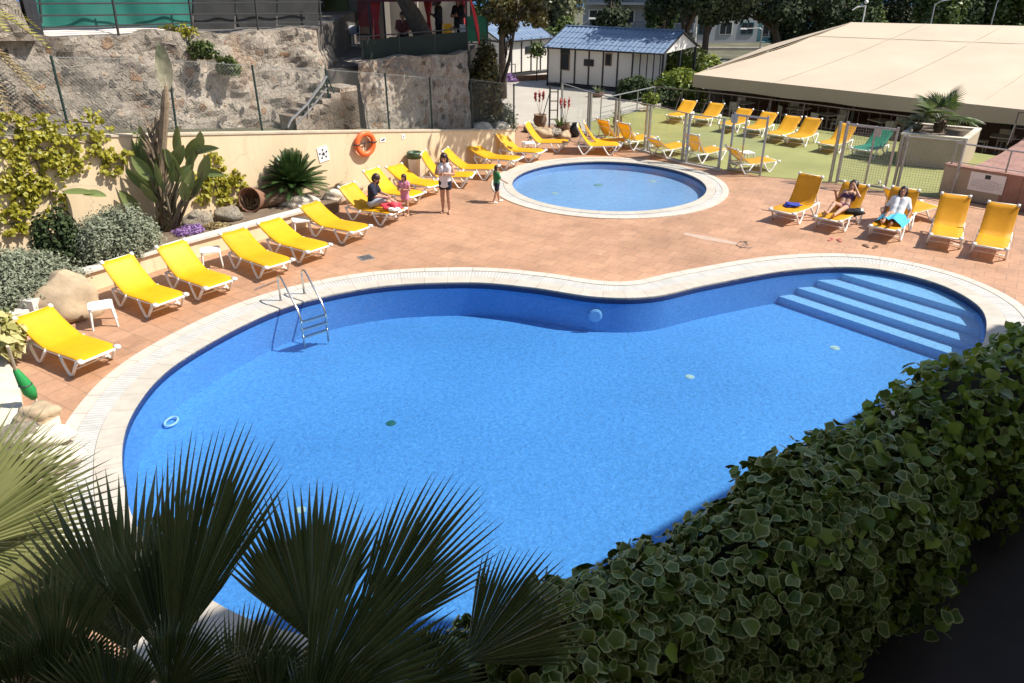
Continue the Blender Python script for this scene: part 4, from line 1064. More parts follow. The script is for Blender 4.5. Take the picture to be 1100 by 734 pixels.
    if hair == 'long':
        nb = J['neck']
        hc += [(hd-fd*.035*H, nb-fd*.05*H-up*.05*H, .042*H, .040*H), (nb-fd*.05*H-up*.05*H, sm-fd*.065*H-ax*.12*H, .042*H, .026*H)]
        for s in (-1, 1): hc += [(hd+hl*s*.052*H-fd*.01*H, nb+hl*s*.052*H-up*.03*H, .022*H, .022*H), (nb+hl*s*.052*H-up*.03*H, sm+hl*s*.055*H+fd*.045*H-ax*.10*H, .022*H, .014*H)]
    elif hair == 'medium':
        hc += [(hd-fd*.035*H, J['neck']-fd*.035*H, .044*H, .034*H)]
        for s in (-1, 1): hc += [(hd+hl*s*.050*H-fd*.012*H, J['neck']+hl*s*.045*H-fd*.01*H, .022*H, .020*H)]
    elif hair == 'curly':
        hc += [(hd+up*.03*H-fd*.02*H, hd-up*.01*H-fd*.035*H, .074*H, .066*H)]
    fc = np.array(hd+fd*.070*H-up*.026*H); fr_ = .068*H
    def hf(P): return np.maximum(caps_sdf(P, hc, .02*H), fr_-np.linalg.norm(P-fc, axis=1))
    lo, hi = bounds(hc); Vh, Fh = surface_nets(hf, lo, hi, h*.9); m3 = MB(); m3.v = [tuple(p) for p in Vh]; m3.f = [list(map(int, f)) for f in Fh]; m3.uv = [None]*len(m3.f); put(m3, 'hair', hairmat or m_hair)
    for s in (-1, 1):
        m4 = MB(); m4.lathe([(0,-.006*H),(.006*H,0),(0,.006*H)], hd+hl*s*.021*H+fd*.052*H+up*.006*H, 8); put(m4, 'eye', m_ink)
    m5 = MB(); c0 = hd+fd*.049*H-up*.034*H; m5.tube([c0-hl*.014*H, c0+fd*.004*H, c0+hl*.014*H], [.003*H,.0055*H,.003*H], 6); put(m5, 'mouth', M('lips', (.30,.09,.08), .5))
    return t
def standing(H, rz=0.0, stride=0.0, arms='down', shrug=0.0):
    m = Matrix.Rotation(rz, 3, 'Z')
    J = dict(head=(0,.01,.918), neck=(0,0,.845), shL=(-.105,0,.81), shR=(.105,0,.81), hiL=(-.050,0,.51), hiR=(.050,0,.51), knL=(-.055,.012+stride*.5,.28), knR=(.055,.012-stride*.35,.28),
             anL=(-.058,-.015+stride,.035), anR=(.058,-.015-stride,.035), toL=(-.072,.085+stride,.014), toR=(.072,.085-stride,.014))
    if arms == 'down': J.update(elL=(-.135,-.01,.645), elR=(.135,-.01,.645), wrL=(-.145,.03,.50), wrR=(.145,.03,.50))
    elif arms == 'phone': J.update(elL=(-.145,.0,.655), elR=(.15,.0,.655), wrL=(-.035,.125,.69), wrR=(.04,.135,.675))
    elif arms == 'out': J.update(elL=(-.15,.05,.66), elR=(.17,.06,.67), wrL=(-.16,.12,.55), wrR=(.23,.17,.60))
    elif arms == 'fold': J.update(elL=(-.15,.03,.65), elR=(.15,.03,.65), wrL=(.02,.13,.66), wrR=(-.02,.14,.68))
    return {k: m @ Vector(v)*H for k, v in J.items()}, m
# standing woman (faces the camera)
wz = R(172); J, m = standing(1.70, wz, .02, 'phone')
J['head'] = J['head']+m @ Vector((0,.02,-.01))
person('woman standing in a white top and dark shorts, looking down at her hands', at(479.5, 228.5), J, 1.70, m_skin, [('top', m_whitec2, [('torso', .022, -.12, .95), ('cap', m @ Vector((-.10,0,1.385)), m @ Vector((.10,0,1.385)), .062, .062)]), ('shorts', m_navyc, [('torso', .014, -.08, .10), ('legs', .016, .34)])], 'long', facedir=m @ Vector((0,1,-.35)))
c_ = at(479.5, 228.5); c0 = c_+m @ Vector((.005,.235,1.185)); mb = MB(); mb.box(c0, (.075,.014,.14), wz, 1, Matrix.Rotation(R(-40), 3, 'X')); tag(mb.build('phone', m_dark, loc=c0), 'dark phone held by the standing woman in white', 'phone')
# small child in a green shirt walking to the right
kz = R(-70); J, m = standing(1.10, kz, .10, 'out')
sc = 1.10
J['head'] = J['head']+Vector((0,0,.0)); J['neck'] = J['neck']+Vector((0,0,-.01))
person('small child in a green shirt and navy shorts walking towards the round pool', at(533.5, 217.5), J, sc, m_skin, [('shirt', m_greenc, [('torso', .020, -.10, 1.0), ('arms', .014, .75)]), ('shorts', m_navyc, [('torso', .015, -.05, .1), ('legs', .020, .62)]), ('shoes', m_whitec, [('feet',)])], 'short', facedir=m @ Vector((0,1,-.15)), res=.009)
# man seated on his lounger
def loc_l(key): o = lp[key]; return Matrix.Translation(o.location) @ Matrix.Rotation(o.rotation_euler.z, 4, 'Z')
ml = loc_l('L7'); P_ = lambda x, y, z: ml @ Vector((x, y, z))
base = P_(.92, -.05, 0)
fdir = Vector((.86, -.12, 0)).normalized(); sd_ = Vector((fdir.y, -fdir.x, 0))
def sit(f, s, z): return fdir*f+sd_*s+Vector((0, 0, z))
J = dict(hiL=sit(0,-.09,.47), hiR=sit(0,.09,.47), shL=sit(.06,-.18,.95), shR=sit(.06,.19,.95), neck=sit(.10,0,1.01), head=sit(.155,.0,1.12),
         knL=sit(.40,-.11,.56), knR=sit(.42,.12,.58), anL=sit(.72,-.12,.42), anR=sit(.70,.14,.42), toL=sit(.86,-.14,.43), toR=sit(.84,.16,.43),
         elL=sit(.16,-.24,.70), elR=sit(.19,.26,.72), wrL=sit(.38,-.14,.66), wrR=sit(.42,.16,.68))
man = person('bearded man in a dark navy shirt and grey shorts sitting on a lounger', base, J, 1.74, m_skin, [('shirt', m_navyc, [('torso', .022, -.05, 1.02), ('arms', .016, .85)]), ('shorts', m_greyc, [('torso', .012, -.08, .08), ('legs', .018, .95)])], 'short', facedir=fdir+Vector((0,0,-.25)))
mb = MB(); hd = base+sit(.155,.0,1.12); cs = [((hd+fdir*.030+Vector((0,0,-.100))), hd+fdir*.062+Vector((0,0,-.088)), .046, .030)]
Vc, Fc = surface_nets(lambda P: caps_sdf(P, cs, .01), np.array(hd)-.22, np.array(hd)+.22, .012); mb.v = [tuple(p) for p in Vc]; mb.f = [list(map(int, f)) for f in Fc]; mb.uv = [None]*len(mb.f); mb.build('beard', m_hair, man, True)
mb = MB(); e = hd+Vector((0,0,.012)); mb.box(e+fdir*.098, (.02,.14,.030), math.atan2(fdir.y, fdir.x)); mb.tube([e+fdir*.09+sd_*.075, e-fdir*.01+sd_*.098], .005, 5); mb.tube([e+fdir*.09-sd_*.075, e-fdir*.01-sd_*.098], .005, 5)
mb.build('sunglasses', m_ink, man)
# small girl in pink
gz = R(160); g0 = P_(.30, -.72, 0); g0.z = 0
J, m = standing(1.18, gz, .01, 'fold')
person('small dark haired girl in pink standing beside the seated man', g0, J, 1.18, m_skin, [('dress', m_pink, [('torso', .018, -.30, 1.0), ('arms', .010, .35)])], 'medium', facedir=m @ Vector((.1,1,-.3)), res=.009)
# red cloth on the lounger foot
def bundle(name, label, cat, c, r, mat, seed):
    mb = MB(); mb.blob(c, r, seed, 12, .30); return tag(mb.build(name, mat, None, True, loc=c), label, cat)
c = P_(.22, .02, .47); bundle('bundled_cloth', 'red and white bundled cloth on the foot of the lounger beside the girl', 'cloth', c, (.26,.20,.10), m_redc, 3)
c = P_(.05, .10, .44); bundle('white_shirt', 'crumpled pale cloth beside the red bundle on the lounger', 'cloth', c, (.16,.12,.055), m_whitec, 8)
# blue cloth on R1
ml1 = loc_l('R1'); c = ml1 @ Vector((.62,.02,.41)); bundle('folded_cloth', 'crumpled royal blue cloth lying on the leftmost front right lounger', 'cloth', c, (.21,.16,.05), m_blue, 5)
# lying women: local frame x towards head, y left, z up
def lying(key, label, H, clothes, hair, skin, arms, knee=0.0, ang=52):
    mlx = loc_l(key); a = R(ang); hx, hz = 1.12, .36; o = mlx @ Vector((0, 0, 0)); rot = mlx.to_3x3()
    def B_(l, y, off): return Vector((hx+math.cos(a)*l-math.sin(a)*off, y, hz+math.sin(a)*l+math.cos(a)*off))
    J = dict(hiL=(.98,.085,.47), hiR=(.98,-.085,.47), shL=B_(.48,.17,.10), shR=B_(.48,-.17,.10), neck=B_(.555,0,.10), head=B_(.68,0,.13),
             knL=(.56,.10,.48+knee), knR=(.56,-.10,.46+knee*.2), anL=(.16,.10,.45), anR=(.14,-.09,.43), toL=(.06,.13,.53), toR=(.04,-.12,.51))
    J.update({k: (B_(*v[1:]) if v[0] == 'b' else Vector(v[1:])) for k, v in arms.items()})
    return person(label, o, {k: rot @ Vector(v) for k, v in J.items()}, H, skin, [(n_, mt, [tuple(rot @ Vector(x) if isinstance(x, Vector) else x for x in pc) for pc in ps]) for n_, mt, ps in clothes], hair, facedir=rot @ Vector((-.7,0,.6)), headup=rot @ (B_(1,0,0)-B_(0,0,0)))
lying('R2', 'sunbathing woman in a dark bikini with one hand at her face', 1.66, [('bikini_bottom', m_bikini, [('torso', .010, -.06, .06)]), ('bikini_top', m_bikini, [('torso', .008, .70, .80)])], 'curly', m_skin,
      dict(elL=('b',.22,.27,.10), wrL=('b',.30,.30,.30), elR=('b',.36,-.30,.20), wrR=('b',.60,-.10,.26)), .16, 52)
lying('R3', 'sunbathing woman in white with a turquoise towel over her legs', 1.66, [('shirt', m_whitec, [('torso', .024, .0, 1.02), ('arms', .016, .7)])], 'medium', m_skin2,
      dict(elL=('b',.20,.30,.06), wrL=('p',.98,.30,.44), elR=('b',.20,-.30,.06), wrR=('p',.98,-.30,.44)), .10, 60)
ml3 = loc_l('R3'); mb = MB(); rows = []
for i in range(17):
    x = .28+.86*i/16; row = []
    for k in range(15):
        y = -.36+.72*k/14; z = .44+.155*math.exp(-((abs(y)-.10)/.12)**2)*(.72+.4*math.sin(math.pi*min(1, i/11)))+.012*math.sin(9*x+5*y)
        if abs(y) > .30: z -= .10*(abs(y)-.30)/.06
        row.append(ml3 @ Vector((x+.03*math.sin(6*y), y, z)))
    rows.append(row)
mb.grid(rows); mb.grid([[p-Vector((0,0,.012)) for p in reversed(r)] for r in rows]); c = ml3 @ Vector((.7,0,.5))
tag(mb.build('beach_towel', m_turq, None, True, loc=c), 'turquoise towel draped over the legs of the woman in white', 'towel')
ml2 = loc_l('R2'); c = ml2 @ Vector((.92,-.32,.40)); bundle('black_towel', 'black cloth hanging at the side under the woman in the bikini', 'towel', c, (.26,.06,.12), m_blackc, 9)
def flipflops(name, label, c, mat, seed):
    q = random.Random(seed); t = T(name, label, 'sandals', c)
    for s in (-1, 1):
        mb = MB(); a = q.uniform(-.6,.6); o = c+Vector((s*.10, q.uniform(-.05,.05), .012)); m = Matrix.Rotation(a+1.2, 3, 'Z')
        pr = [(-.12,-.03),(-.06,-.038),(.05,-.042),(.11,-.03),(.125,0),(.11,.03),(.05,.04),(-.06,.03),(-.12,.025)]
        mb.prism([tuple((m @ Vector((x, y, 0))+o))[:2] for x, y in pr], .004, .022); mb.tube([o+m @ Vector((.07,0,.012)), o+m @ Vector((.02,.03,.045)), o+m @ Vector((-.01,.04,.012))], .006, 5); mb.tube([o+m @ Vector((.07,0,.012)), o+m @ Vector((.02,-.03,.045)), o+m @ Vector((-.01,-.04,.012))], .006, 5); mb.build('sandal', mat, t)
flipflops('flip_flops', 'pink flip flops on the tiles in front of the bikini woman', at(897, 258.5), M('pink rubber', (.50,.16,.14), .7), 1)
flipflops('sandals', 'brown sandals on the tiles between the two sunbathing women', at(935, 265.5), M('brown leather', (.16,.09,.05), .7), 2)
c = at(944, 198.5); mb = MB(); mb.lathe([(.035,0),(.045,.13),(.041,.13),(.032,.012),(0,.012)], c, 12); tag(mb.build('drinking_cup', m_white, None, True, loc=c), 'white drinking cup on the ground by the mesh gate', 'cup')
# silhouettes in the shade of the cafe
J, m = standing(1.75, R(80), .02, 'fold'); person('person in dark clothes standing left under the cafe canopy', (-2.75,30.9,3.5), J, 1.75, m_skin2, [('clothes', m_blackc, [('torso', .03, -.06, 1.02), ('arms', .02, 1.5), ('legs', .02, 1.9)])], 'short', res=.018)
J, m = standing(1.75, R(150), .03, 'fold'); person('person in dark clothes under the cafe canopy, nearer the red flag', (-2.0,30.95,3.5), J, 1.75, m_skin2, [('clothes', m_blackc, [('torso', .03, -.06, 1.02), ('arms', .02, 1.5), ('legs', .02, 1.9)])], 'medium', res=.018)
b0 = Vector((-3.95, 29.7, 3.5))
t = T('bench', 'dark bench behind the netting fence at the cafe', 'bench', (-3.95, 29.8, 3.5)); mb = MB(); mb.box((-3.95,29.82,3.95),(1.1,.42,.05)); mb.build('seat', m_wood, t)
for x_ in (-4.4,-3.5):
    mb = MB(); mb.box((x_,29.82,3.71),(.06,.38,.43)); mb.build('leg', m_dark, t)
J = dict(hiL=(-.09,0,.55), hiR=(.09,0,.55), shL=(-.19,.04,1.0), shR=(.19,.04,1.0), neck=(0,.04,1.08), head=(0,.02,1.20), knL=(-.13,-.42,.50), knR=(.13,-.42,.50), anL=(-.13,-.44,.06), anR=(.13,-.44,.06), toL=(-.14,-.58,.03), toR=(.14,-.58,.03), elL=(-.24,-.05,.75), elR=(.24,-.05,.75), wrL=(-.12,-.28,.66), wrR=(.12,-.28,.66))
person('person in a red shirt sitting behind the netting at the cafe', b0, J, 1.7, m_skin2, [('shirt', M('dull red cotton', (.13,.03,.025), .9), [('torso', .025, -.05, 1.02), ('arms', .018, .9)]), ('trousers', m_blackc, [('legs', .02, 1.9), ('torso', .015, -.08, .08)])], 'short', facedir=(0,-1,-.2), res=.018)

# ================================================================== PLANTING BY THE WALL
shrub('sage_bush', 'large round grey green bush in front of the big leaved plant', (-9.05,16.55,.3), (1.0,.95,1.05), 20000, .034, lf_sage, 34, elong=2.4)
shrub('sage_bush', 'grey green bush at the left edge of the photo, behind the nearest lounger', (-10.0,14.3,.3), (1.15,.95,.85), 20000, .034, lf_sage, 34, elong=2.4)
shrub('dark_shrub', 'upright dark green shrub between the two grey green bushes', (-10.0,15.9,.3), (.5,.5,1.25), 2600, .07, lf_dark, 16)
shrub('low_groundcover', 'low dark green plants under the left grey bush', (-10.2,13.3,.3), (.9,.5,.3), 1500, .06, lf_mid, 10)
shrub('flowering_plant', 'low clump of purple flowers beside the white boulders', (-8.02,18.15,.34), (.42,.36,.22), 900, .04, lf_purple, 8, stems=False)
shrub('dark_groundcover', 'brown dry groundcover right of the purple flowers', (-7.5,18.55,.34), (.38,.28,.16), 600, .05, lf_dry, 7, stems=False)
# vines on the peach wall
def vine(name, label, pts, n, size, mat, seed):
    q = np.random.default_rng(seed); c0 = onwall(*pts[0][:2]); t = T(name, label, 'vine', (c0.x, c0.y, .36))
    P = []; sub = []
    for (px, py, rx, ry) in pts:
        for _ in range(9):
            a = q.random()*6.283; r = q.random()**.5*1.15; sub.append((px+rx*r*math.cos(a), py+ry*r*math.sin(a), rx*.30*(.5+q.random()), ry*.32*(.5+q.random())))
    pts0, pts = pts, sub
    w = np.array([p[2]*p[3] for p in pts], float); idx = q.choice(len(pts), n, p=w/w.sum())
    for i in idx:
        px, py, rx, ry = pts[i]; a = q.random()*6.283; r = abs(q.normal())*.75
        p = onwall(px+rx*r*math.cos(a), py+ry*r*math.sin(a))-WALL_Q*(.02+.16*q.random()); P.append(p)
    P = np.array([list(p) for p in P]); Nn = np.tile(np.array(list(-WALL_Q)), (n, 1))+q.normal(size=(n, 3))*.7+np.array([.1, 0, .45])
    V, Fq, uv = ivy_leaves(P, Nn, size, np.tile(np.array([0, 0, -1.0]), (n, 1))+q.normal(size=(n, 3))*.5); npmesh('leaf_mass', V, Fq, mat, t, uv)
    mb = MB()
    pts = pts0
    for k in range(len(pts)-1):
        a, b = onwall(*pts[k][:2]), onwall(*pts[k+1][:2])
        if (a-b).length < 2.5: mb.tube([a-WALL_Q*.03, a.lerp(b, .5)-WALL_Q*.04+Vector((0,0,.05)), b-WALL_Q*.03], .012, 5)
    mb.build('stem', m_bark, t)
vine('climbing_vine', 'yellow green vine spreading over the left part of the peach wall', [(8,150,22,22),(30,155,24,20),(55,165,20,20),(12,190,16,22),(48,185,22,16),(35,205,26,14),(15,215,20,14),(70,165,22,14),(60,150,26,14),(92,152,22,12),(110,165,18,14),(120,175,12,12),(8,240,12,10),(30,245,10,8),(45,240,8,8),(58,222,10,8),(20,130,22,10),(45,132,14,8),(97,132,22,12)], 2500, .060, lf_vine, 4)
vine('climbing_vine', 'small yellow green vine on the peach wall right of the big leaved plant', [(236,190,16,12),(245,200,15,14),(232,207,16,12),(225,178,12,12),(222,200,14,14)], 700, .060, lf_vine, 6)
# bird of paradise with paddle leaves
def paddle(mb, base, tip_dir, length, wid, up, pet=.5, droop=.35):
    base = Vector(base); d = Vector(tip_dir).normalized(); s = d.cross(Vector(up)).normalized(); nn = s.cross(d).normalized(); rows = []
    for i in range(11):
        f = i/10; c = base+d*length*f+Vector((0, 0, -droop*length*f*f)); w = wid*math.sin(math.pi*min(1, .06+f*.94))**.62*(1-.25*f)
        if i == 10: w = .005
        rows.append([c-s*w+nn*w*.35, c-s*w*.5+nn*w*.10, c, c+s*w*.5+nn*w*.10, c+s*w+nn*w*.35])
    mb.grid(rows)
bp = Vector((-8.75,18.45,.34)); t = T('bird_of_paradise', 'tall bird of paradise plant with big paddle leaves against the peach wall', 'plant', bp)
mb = MB(); pm = MB(); q = random.Random(5)
for (tx, ty, L, w, tilt, dy) in [(150,158,1.0,.20,-8,.2),(158,162,.95,.19,4,.1),(166,178,.8,.17,14,-.1),(152,178,.8,.17,-24,-.2),(138,215,.85,.17,-14,-.3),(192,152,.95,.19,6,.2),(190,166,.85,.18,30,-.1),(206,158,.85,.17,26,.2),(222,158,.75,.11,64,.1),(219,177,.95,.16,24,-.2),(206,172,.8,.17,16,.1),(180,172,.8,.18,-4,.0),(174,168,.75,.17,-18,.1),(197,184,.7,.15,38,-.2),(186,183,.7,.16,10,-.3),(203,192,.7,.15,20,-.2),(213,200,.7,.15,34,-.1),(198,204,.6,.14,10,-.3),(162,192,.7,.16,-12,-.1),(228,184,.6,.12,75,.1),(144,165,.8,.16,-6,.3),(214,150,.7,.13,18,.3),(147,190,.8,.17,-30,-.3),(160,205,.7,.16,-22,-.35),(172,188,.75,.17,-6,-.35),(155,148,.8,.16,-12,.25),(185,172,.8,.16,-14,-.25)]:
    p = atY(tx, ty, bp.y+dy); a_ = R(tilt); out = Vector((math.sin(a_), q.uniform(-.35,.15), math.cos(a_))).normalized()
    st = p-out*L*.5; g_ = bp+Vector((q.uniform(-.25,.25), q.uniform(-.2,.2), 0)); pm.tube([g_, g_.lerp(st,.6)+Vector((0,0,.1)), st, st+out*L*.3], [.05,.035,.022,.012], 6)
    paddle(mb, st, out, L, w, (q.uniform(-.75,.75), -1, .45), droop=.10+.12*abs(a_))
mb.build('leaf', lf_paddle, t, True); pm.build('stalk', M('grey brown stalk', (.16,.14,.09), .8, .3, 8, bmp=.5), t, True)
mb = MB(); top = atY(178, 100, bp.y); mb.tube([bp, bp+Vector((.1,0,1.2)), Vector((top.x-.05, bp.y, top.z-.2)), atY(178,92,bp.y)], [.12,.10,.095,.05], 9)
q = random.Random(9)
for k in range(60):
    z = 1.0+1.75*q.random(); a = q.random()*6.28; p = Vector((bp.x+.08+.02*z, bp.y, z)); mb.tube([p, p+Vector((math.cos(a)*.13, math.sin(a)*.13, .16)), p+Vector((math.cos(a)*.17, math.sin(a)*.17, .34)), p+Vector((math.cos(a)*.26, math.sin(a)*.26, .52))], [.03,.034,.026,.004], 5)
mb.build('trunk', M('dry sheathed trunk', (.25,.185,.12), .9, .35, 7, bmp=.9, bscale=20), t)
mb = MB(); s0 = atY(179,96,bp.y); paddle(mb, s0, (.05,-.05,1), 1.05, .21, (.85,-1,.1), droop=.0); rows = []
mb.tube([atY(178,118,bp.y), s0, s0+Vector((.02,0,.6))], [.03,.025,.015], 6); mb.build('old_leaf', M('drying paddle leaf', (.07,.10,.035), .7, .45, 2.2, c2=(.40,.36,.25)), t, True)
# a single paddle leaf lying low at the left
t = T('paddle_plant', 'low plant with two flat paddle leaves between vine and grey bush', 'plant', (-10.0,17.3,.34)); mb = MB()
paddle(mb, atY(68,207,17.2), (1,0,.02), .75, .13, (0,-.4,1), droop=.05); paddle(mb, atY(90,208,17.2), (1,-.1,.0), .55, .13, (0,-.5,1), droop=.1); mb.build('leaf', lf_paddle, t, True)
mb = MB(); mb.tube([(-10.0,17.3,.34), atY(70,225,17.2), atY(70,207,17.2)], .02, 5); mb.build('stalk', m_bark, t)
# cycad
def pinnate(mb, base, d, L, w, arch, up=(0,0,1), n=26, rach=True):
    base = Vector(base); d = Vector(d).normalized(); side = d.cross(Vector(up)).normalized(); pts = []
    for i in range(n+1):
        f = i/n; pts.append(base+d*L*f+Vector((0,0,-arch*L*f*f)))
    if rach: mb.tube(pts[::3]+[pts[-1]], [.014*(1-.6*i/(len(pts[::3]))) for i in range(len(pts[::3])+1)], 4)
    for i in range(2, n+1):
        f = i/n; t_ = (pts[i]-pts[i-1]).normalized(); nn = side.cross(t_).normalized(); l = w*math.sin(math.pi*min(1,.15+.8*f))**.7
        for s in (-1, 1):
            o = (t_*.55+side*s*.85+nn*.30).normalized(); p = pts[i]; q1 = p+o*l*.5+nn*.004; q2 = p+o*l; ww = t_*.017
            mb.add([p-ww, p+ww, q1+ww*.9, q1-ww*.9, q2], [(0,1,2,3),(3,2,4)])
cy = Vector((-6.15,21.15,.34)); t = T('cycad', 'dark green cycad with stiff feathery fronds by the peach wall', 'plant', cy); q = random.Random(3)
mb = MB()
for k in range(84):
    a = k*2.39996; e = R(4+76*(k/84)); L = 1.06*(.88+.2*q.random())
    pinnate(mb, cy+Vector((0,0,.42)), (math.cos(a)*math.cos(e), math.sin(a)*math.cos(e), math.sin(e)), L, .20, .26*math.cos(e), n=26)
mb.build('frond', lf_cycad, t); mb = MB(); mb.lathe([(.16,0),(.19,.2),(.17,.42),(.05,.5)], cy, 14); mb.build('trunk', m_palmtrunk, t)
# rocks and pot
def rock(name, label, c, r, seed, mat, rz=0, cat='rock'):
    mb = MB(); mb.blob(c, r, seed, 12, .16, rz); return tag(mb.build(name, mat, None, True, loc=Vector(c)), label, cat)
rock('boulder', 'big tan boulder between the nearest lounger and the white table', (-8.95,14.0,.30), (.62,.50,.52), 4, m_rocktan, .4)
rock('boulder', 'left one of two whitish boulders by the purple flowers', (-8.03,18.75,.48), (.38,.30,.24), 6, m_rock, .2)
rock('boulder', 'right one of two whitish boulders beside the fallen pot', (-7.45,19.30,.48), (.36,.28,.23), 9, m_rock, .1)
rock('boulder', 'pale flat rock in front of the cycad', (-5.95,20.75,.42), (.50,.26,.17), 12, m_rockpale, .4)
rock('boulder', 'pale small rock at the end of the planter, right of the cycad', (-5.05,21.35,.40), (.34,.26,.18), 13, m_rockpale, .5)
rock('boulder', 'brown rock behind the lounger head, right of the cycad', (-4.85,22.1,.42), (.42,.30,.22), 15, m_rocktan, .2)
t = T('fallen_log', 'grey weathered log lying in the planter by the fallen pot', 'log', (-6.5,20.5,.45)); mb = MB(); mb.tube([(-7.0,20.25,.50),(-6.5,20.55,.55),(-6.05,20.85,.52)], [.15,.17,.14], 9); mb.build('log', m_wood, t, True)
pc = Vector((-7.0,20.3,.62)); t = T('clay_pot', 'clay plant pot lying on its side by the peach wall', 'pot', pc); mt = Matrix.Rotation(R(-12), 3, 'Z') @ Matrix.Rotation(R(78), 3, 'X')
mb = MB(); mb.lathe([(0,-.28),(.20,-.28),(.27,0),(.32,.26),(.34,.27),(.34,.34),(.31,.34),(.27,.05),(.0,-.20)], pc, 24, mt); mb.build('pot', m_terra, t, True)
t = T('dry_plant', 'tuft of dry straw coloured leaves spilling beside the fallen pot', 'plant', (-7.25,20.15,.36)); mb = MB(); q = random.Random(8)
for k in range(70):
    a = q.random()*6.28; e = q.uniform(.2,1.3); L = q.uniform(.3,.6); d = Vector((math.cos(a)*math.cos(e), math.sin(a)*math.cos(e), math.sin(e))); s = d.orthogonal().normalized()*.018; p = Vector((-7.25+q.uniform(-.15,.15),20.2+q.uniform(-.1,.1),.36)); mb.add([p-s, p+s, p+d*L*.6+s*.8, p+d*L*.6-s*.8, p+d*L-Vector((0,0,.12*L))], [(0,1,2,3),(3,2,4)])
mb.build('leaf_tuft', lf_dry, t)
# front left corner
t = shrub('variegated_shrub', 'small cream and yellow variegated shrub at the left edge beside the nearest lounger', (-8.95,12.0,.2), (.42,.42,.62), 520, .12, lf_varieg, 9, elong=1.9)
t = T('closed_parasol', 'furled green parasol with a tan pole leaning at the left edge', 'parasol', (-7.4,10.25,.2))
p0, p1 = at(37,428,.22), at(17,398,.75); p2 = at(8,372,1.35); mb = MB(); dd = (p1-p0)
mb.tube([p0, p0.lerp(p1,.25), p0.lerp(p1,.6), p1, p1+dd*.08], [.05,.10,.085,.045,.02], 10); mb.build('canopy', m_gfab, t, True)
mb = MB(); mb.tube([p0-dd*.1, p1, p2], .022, 7); mb.build('pole', m_rope, t)
mb = MB(); mb.tube([p0.lerp(p1,.5)+Vector((.09*math.cos(a),.09*math.sin(a),0)) for a in [k*6.283/12 for k in range(13)]], .012, 5); mb.build('strap', m_dark, t)
rock('boulder', 'tan rounded rock beside the furled green parasol', at(40,446,.16), (.30,.25,.15), 21, m_rocktan, .3)
rock('boulder', 'pale broken rock below the furled parasol', at(52,470,.18), (.34,.24,.16), 22, m_rockpale, .6)
rock('boulder', 'pale flat rock near the left palm frond', at(66,492,.16), (.30,.24,.13), 25, m_rockpale, .2)
rock('boulder', 'grey rock behind the sunlit palm frond', at(20,470,.2), (.34,.30,.2), 27, m_rock, .9)

# ================================================================== POOL FITTINGS
la, lb = at(301.7,323.6), at(327,316.5)
ldir = (at(331,343,-.08)-at(327,316.5)); ldir = Vector((.62,-.80,0)).normalized(); lsd = (lb-la).normalized()
t = T('pool_ladder', 'stainless steel pool ladder with two curved rails and three treads', 'pool ladder', la)
wl = 1.0
for o in (la, lb):
    o = Vector((o.x, o.y, .02)); mb = MB(); up = Vector((0,0,1)); e = o+ldir*wl
    pts = [o, o+up*.46, o+up*.53+ldir*.02, o+up*.57+ldir*.08, o+up*.575+ldir*.17, o+up*.54+ldir*.25, e+up*.10+ldir*-.12, e-up*.08, e-up*.75]
    mb.tube(pts, .021, 8); mb.build('rail', m_steel, t, True); mb = MB(); mb.lathe([(.05,0),(.05,.012),(.025,.025)], o-Vector((0,0,.015)), 12); mb.build('base_flange', m_steel, t)
for k in range(3):
    mb = MB(); z = -.13-.17*k; a = Vector((la.x, la.y, z))+ldir*wl; b = Vector((lb.x, lb.y, z))+ldir*wl; mb.box(a.lerp(b,.5), ((b-a).length+.04,.09,.03), math.atan2((b-a).y,(b-a).x)); mb.build('tread', m_steel, t)
t = T('ladder_bar', 'short steel bar lying on the deck behind the pool ladder', 'bar', at(275,311)); mb = MB(); mb.tube([at(274,311,.02), at(300,300,.05)], .014, 6); mb.build('bar', m_steel, t)
def disc(name, label, c, r, mat, cat, group=None, z=.01):
    mb = MB(); mb.lathe([(r,0),(r*.95,z),(r*.55,z),(r*.5,z*1.4),(0,z*1.4)], c, 18); return tag(mb.build(name, mat, loc=c), label, cat, group)
m_inlet = M('cream inlet cover', (.50,.58,.50), .5, .1, 8)
disc('pool_inlet', 'round pale inlet on the pool floor near the steps', at(897,374,PB), .10, m_inlet, 'pool inlet')
disc('pool_inlet', 'round pale inlet on the pool floor in the middle right', at(741,405,PB), .09, m_inlet, 'pool inlet')
disc('pool_inlet', 'round pale inlet on the pool floor by the dark palm fronds', at(323,548,PB), .08, m_inlet, 'pool inlet')
disc('pool_inlet', 'pale inlet on the floor at the left of the round pool', at(596,208,KB), .12, m_inlet, 'pool inlet')
disc('pool_inlet', 'pale inlet on the floor at the right of the round pool', at(701,195,KB), .12, m_inlet, 'pool inlet')
disc('pool_drain', 'greenish drain cover in the middle of the round pool', at(643,199,KB), .16, M('green drain cover', (.20,.34,.30), .6, .2, 9), 'drain')
disc('pool_drain', 'dark green drain cover on the floor of the big pool', at(420,455,PB), .09, M('dark green drain', (.02,.13,.10), .6, .3, 9), 'drain')
c = onp = at(640,345,-.42); mb = MB(); mb.lathe([(.15,0),(.15,.03),(.11,.05),(0,.05)], Vector((1.79,14.86,-.40)), 18, Matrix.Rotation(R(90), 3, 'X')); tag(mb.build('pool_lamp', m_step, loc=Vector((1.79,14.86,-.4))), 'round pale lamp cover in the far pool wall', 'pool lamp')
mb = MB(); c = at(184,453,PB+.05); pts = [c+Vector((.10*math.cos(k*6.283/20), .15*math.sin(k*6.283/20), 0)) for k in range(21)]; mb.tube(pts, .022, 7); tag(mb.build('hose_ring', M('pale blue plastic', (.45,.58,.70), .4, .1, 6), None, True, loc=c), 'small pale ring lying on the pool floor at the left end', 'ring')
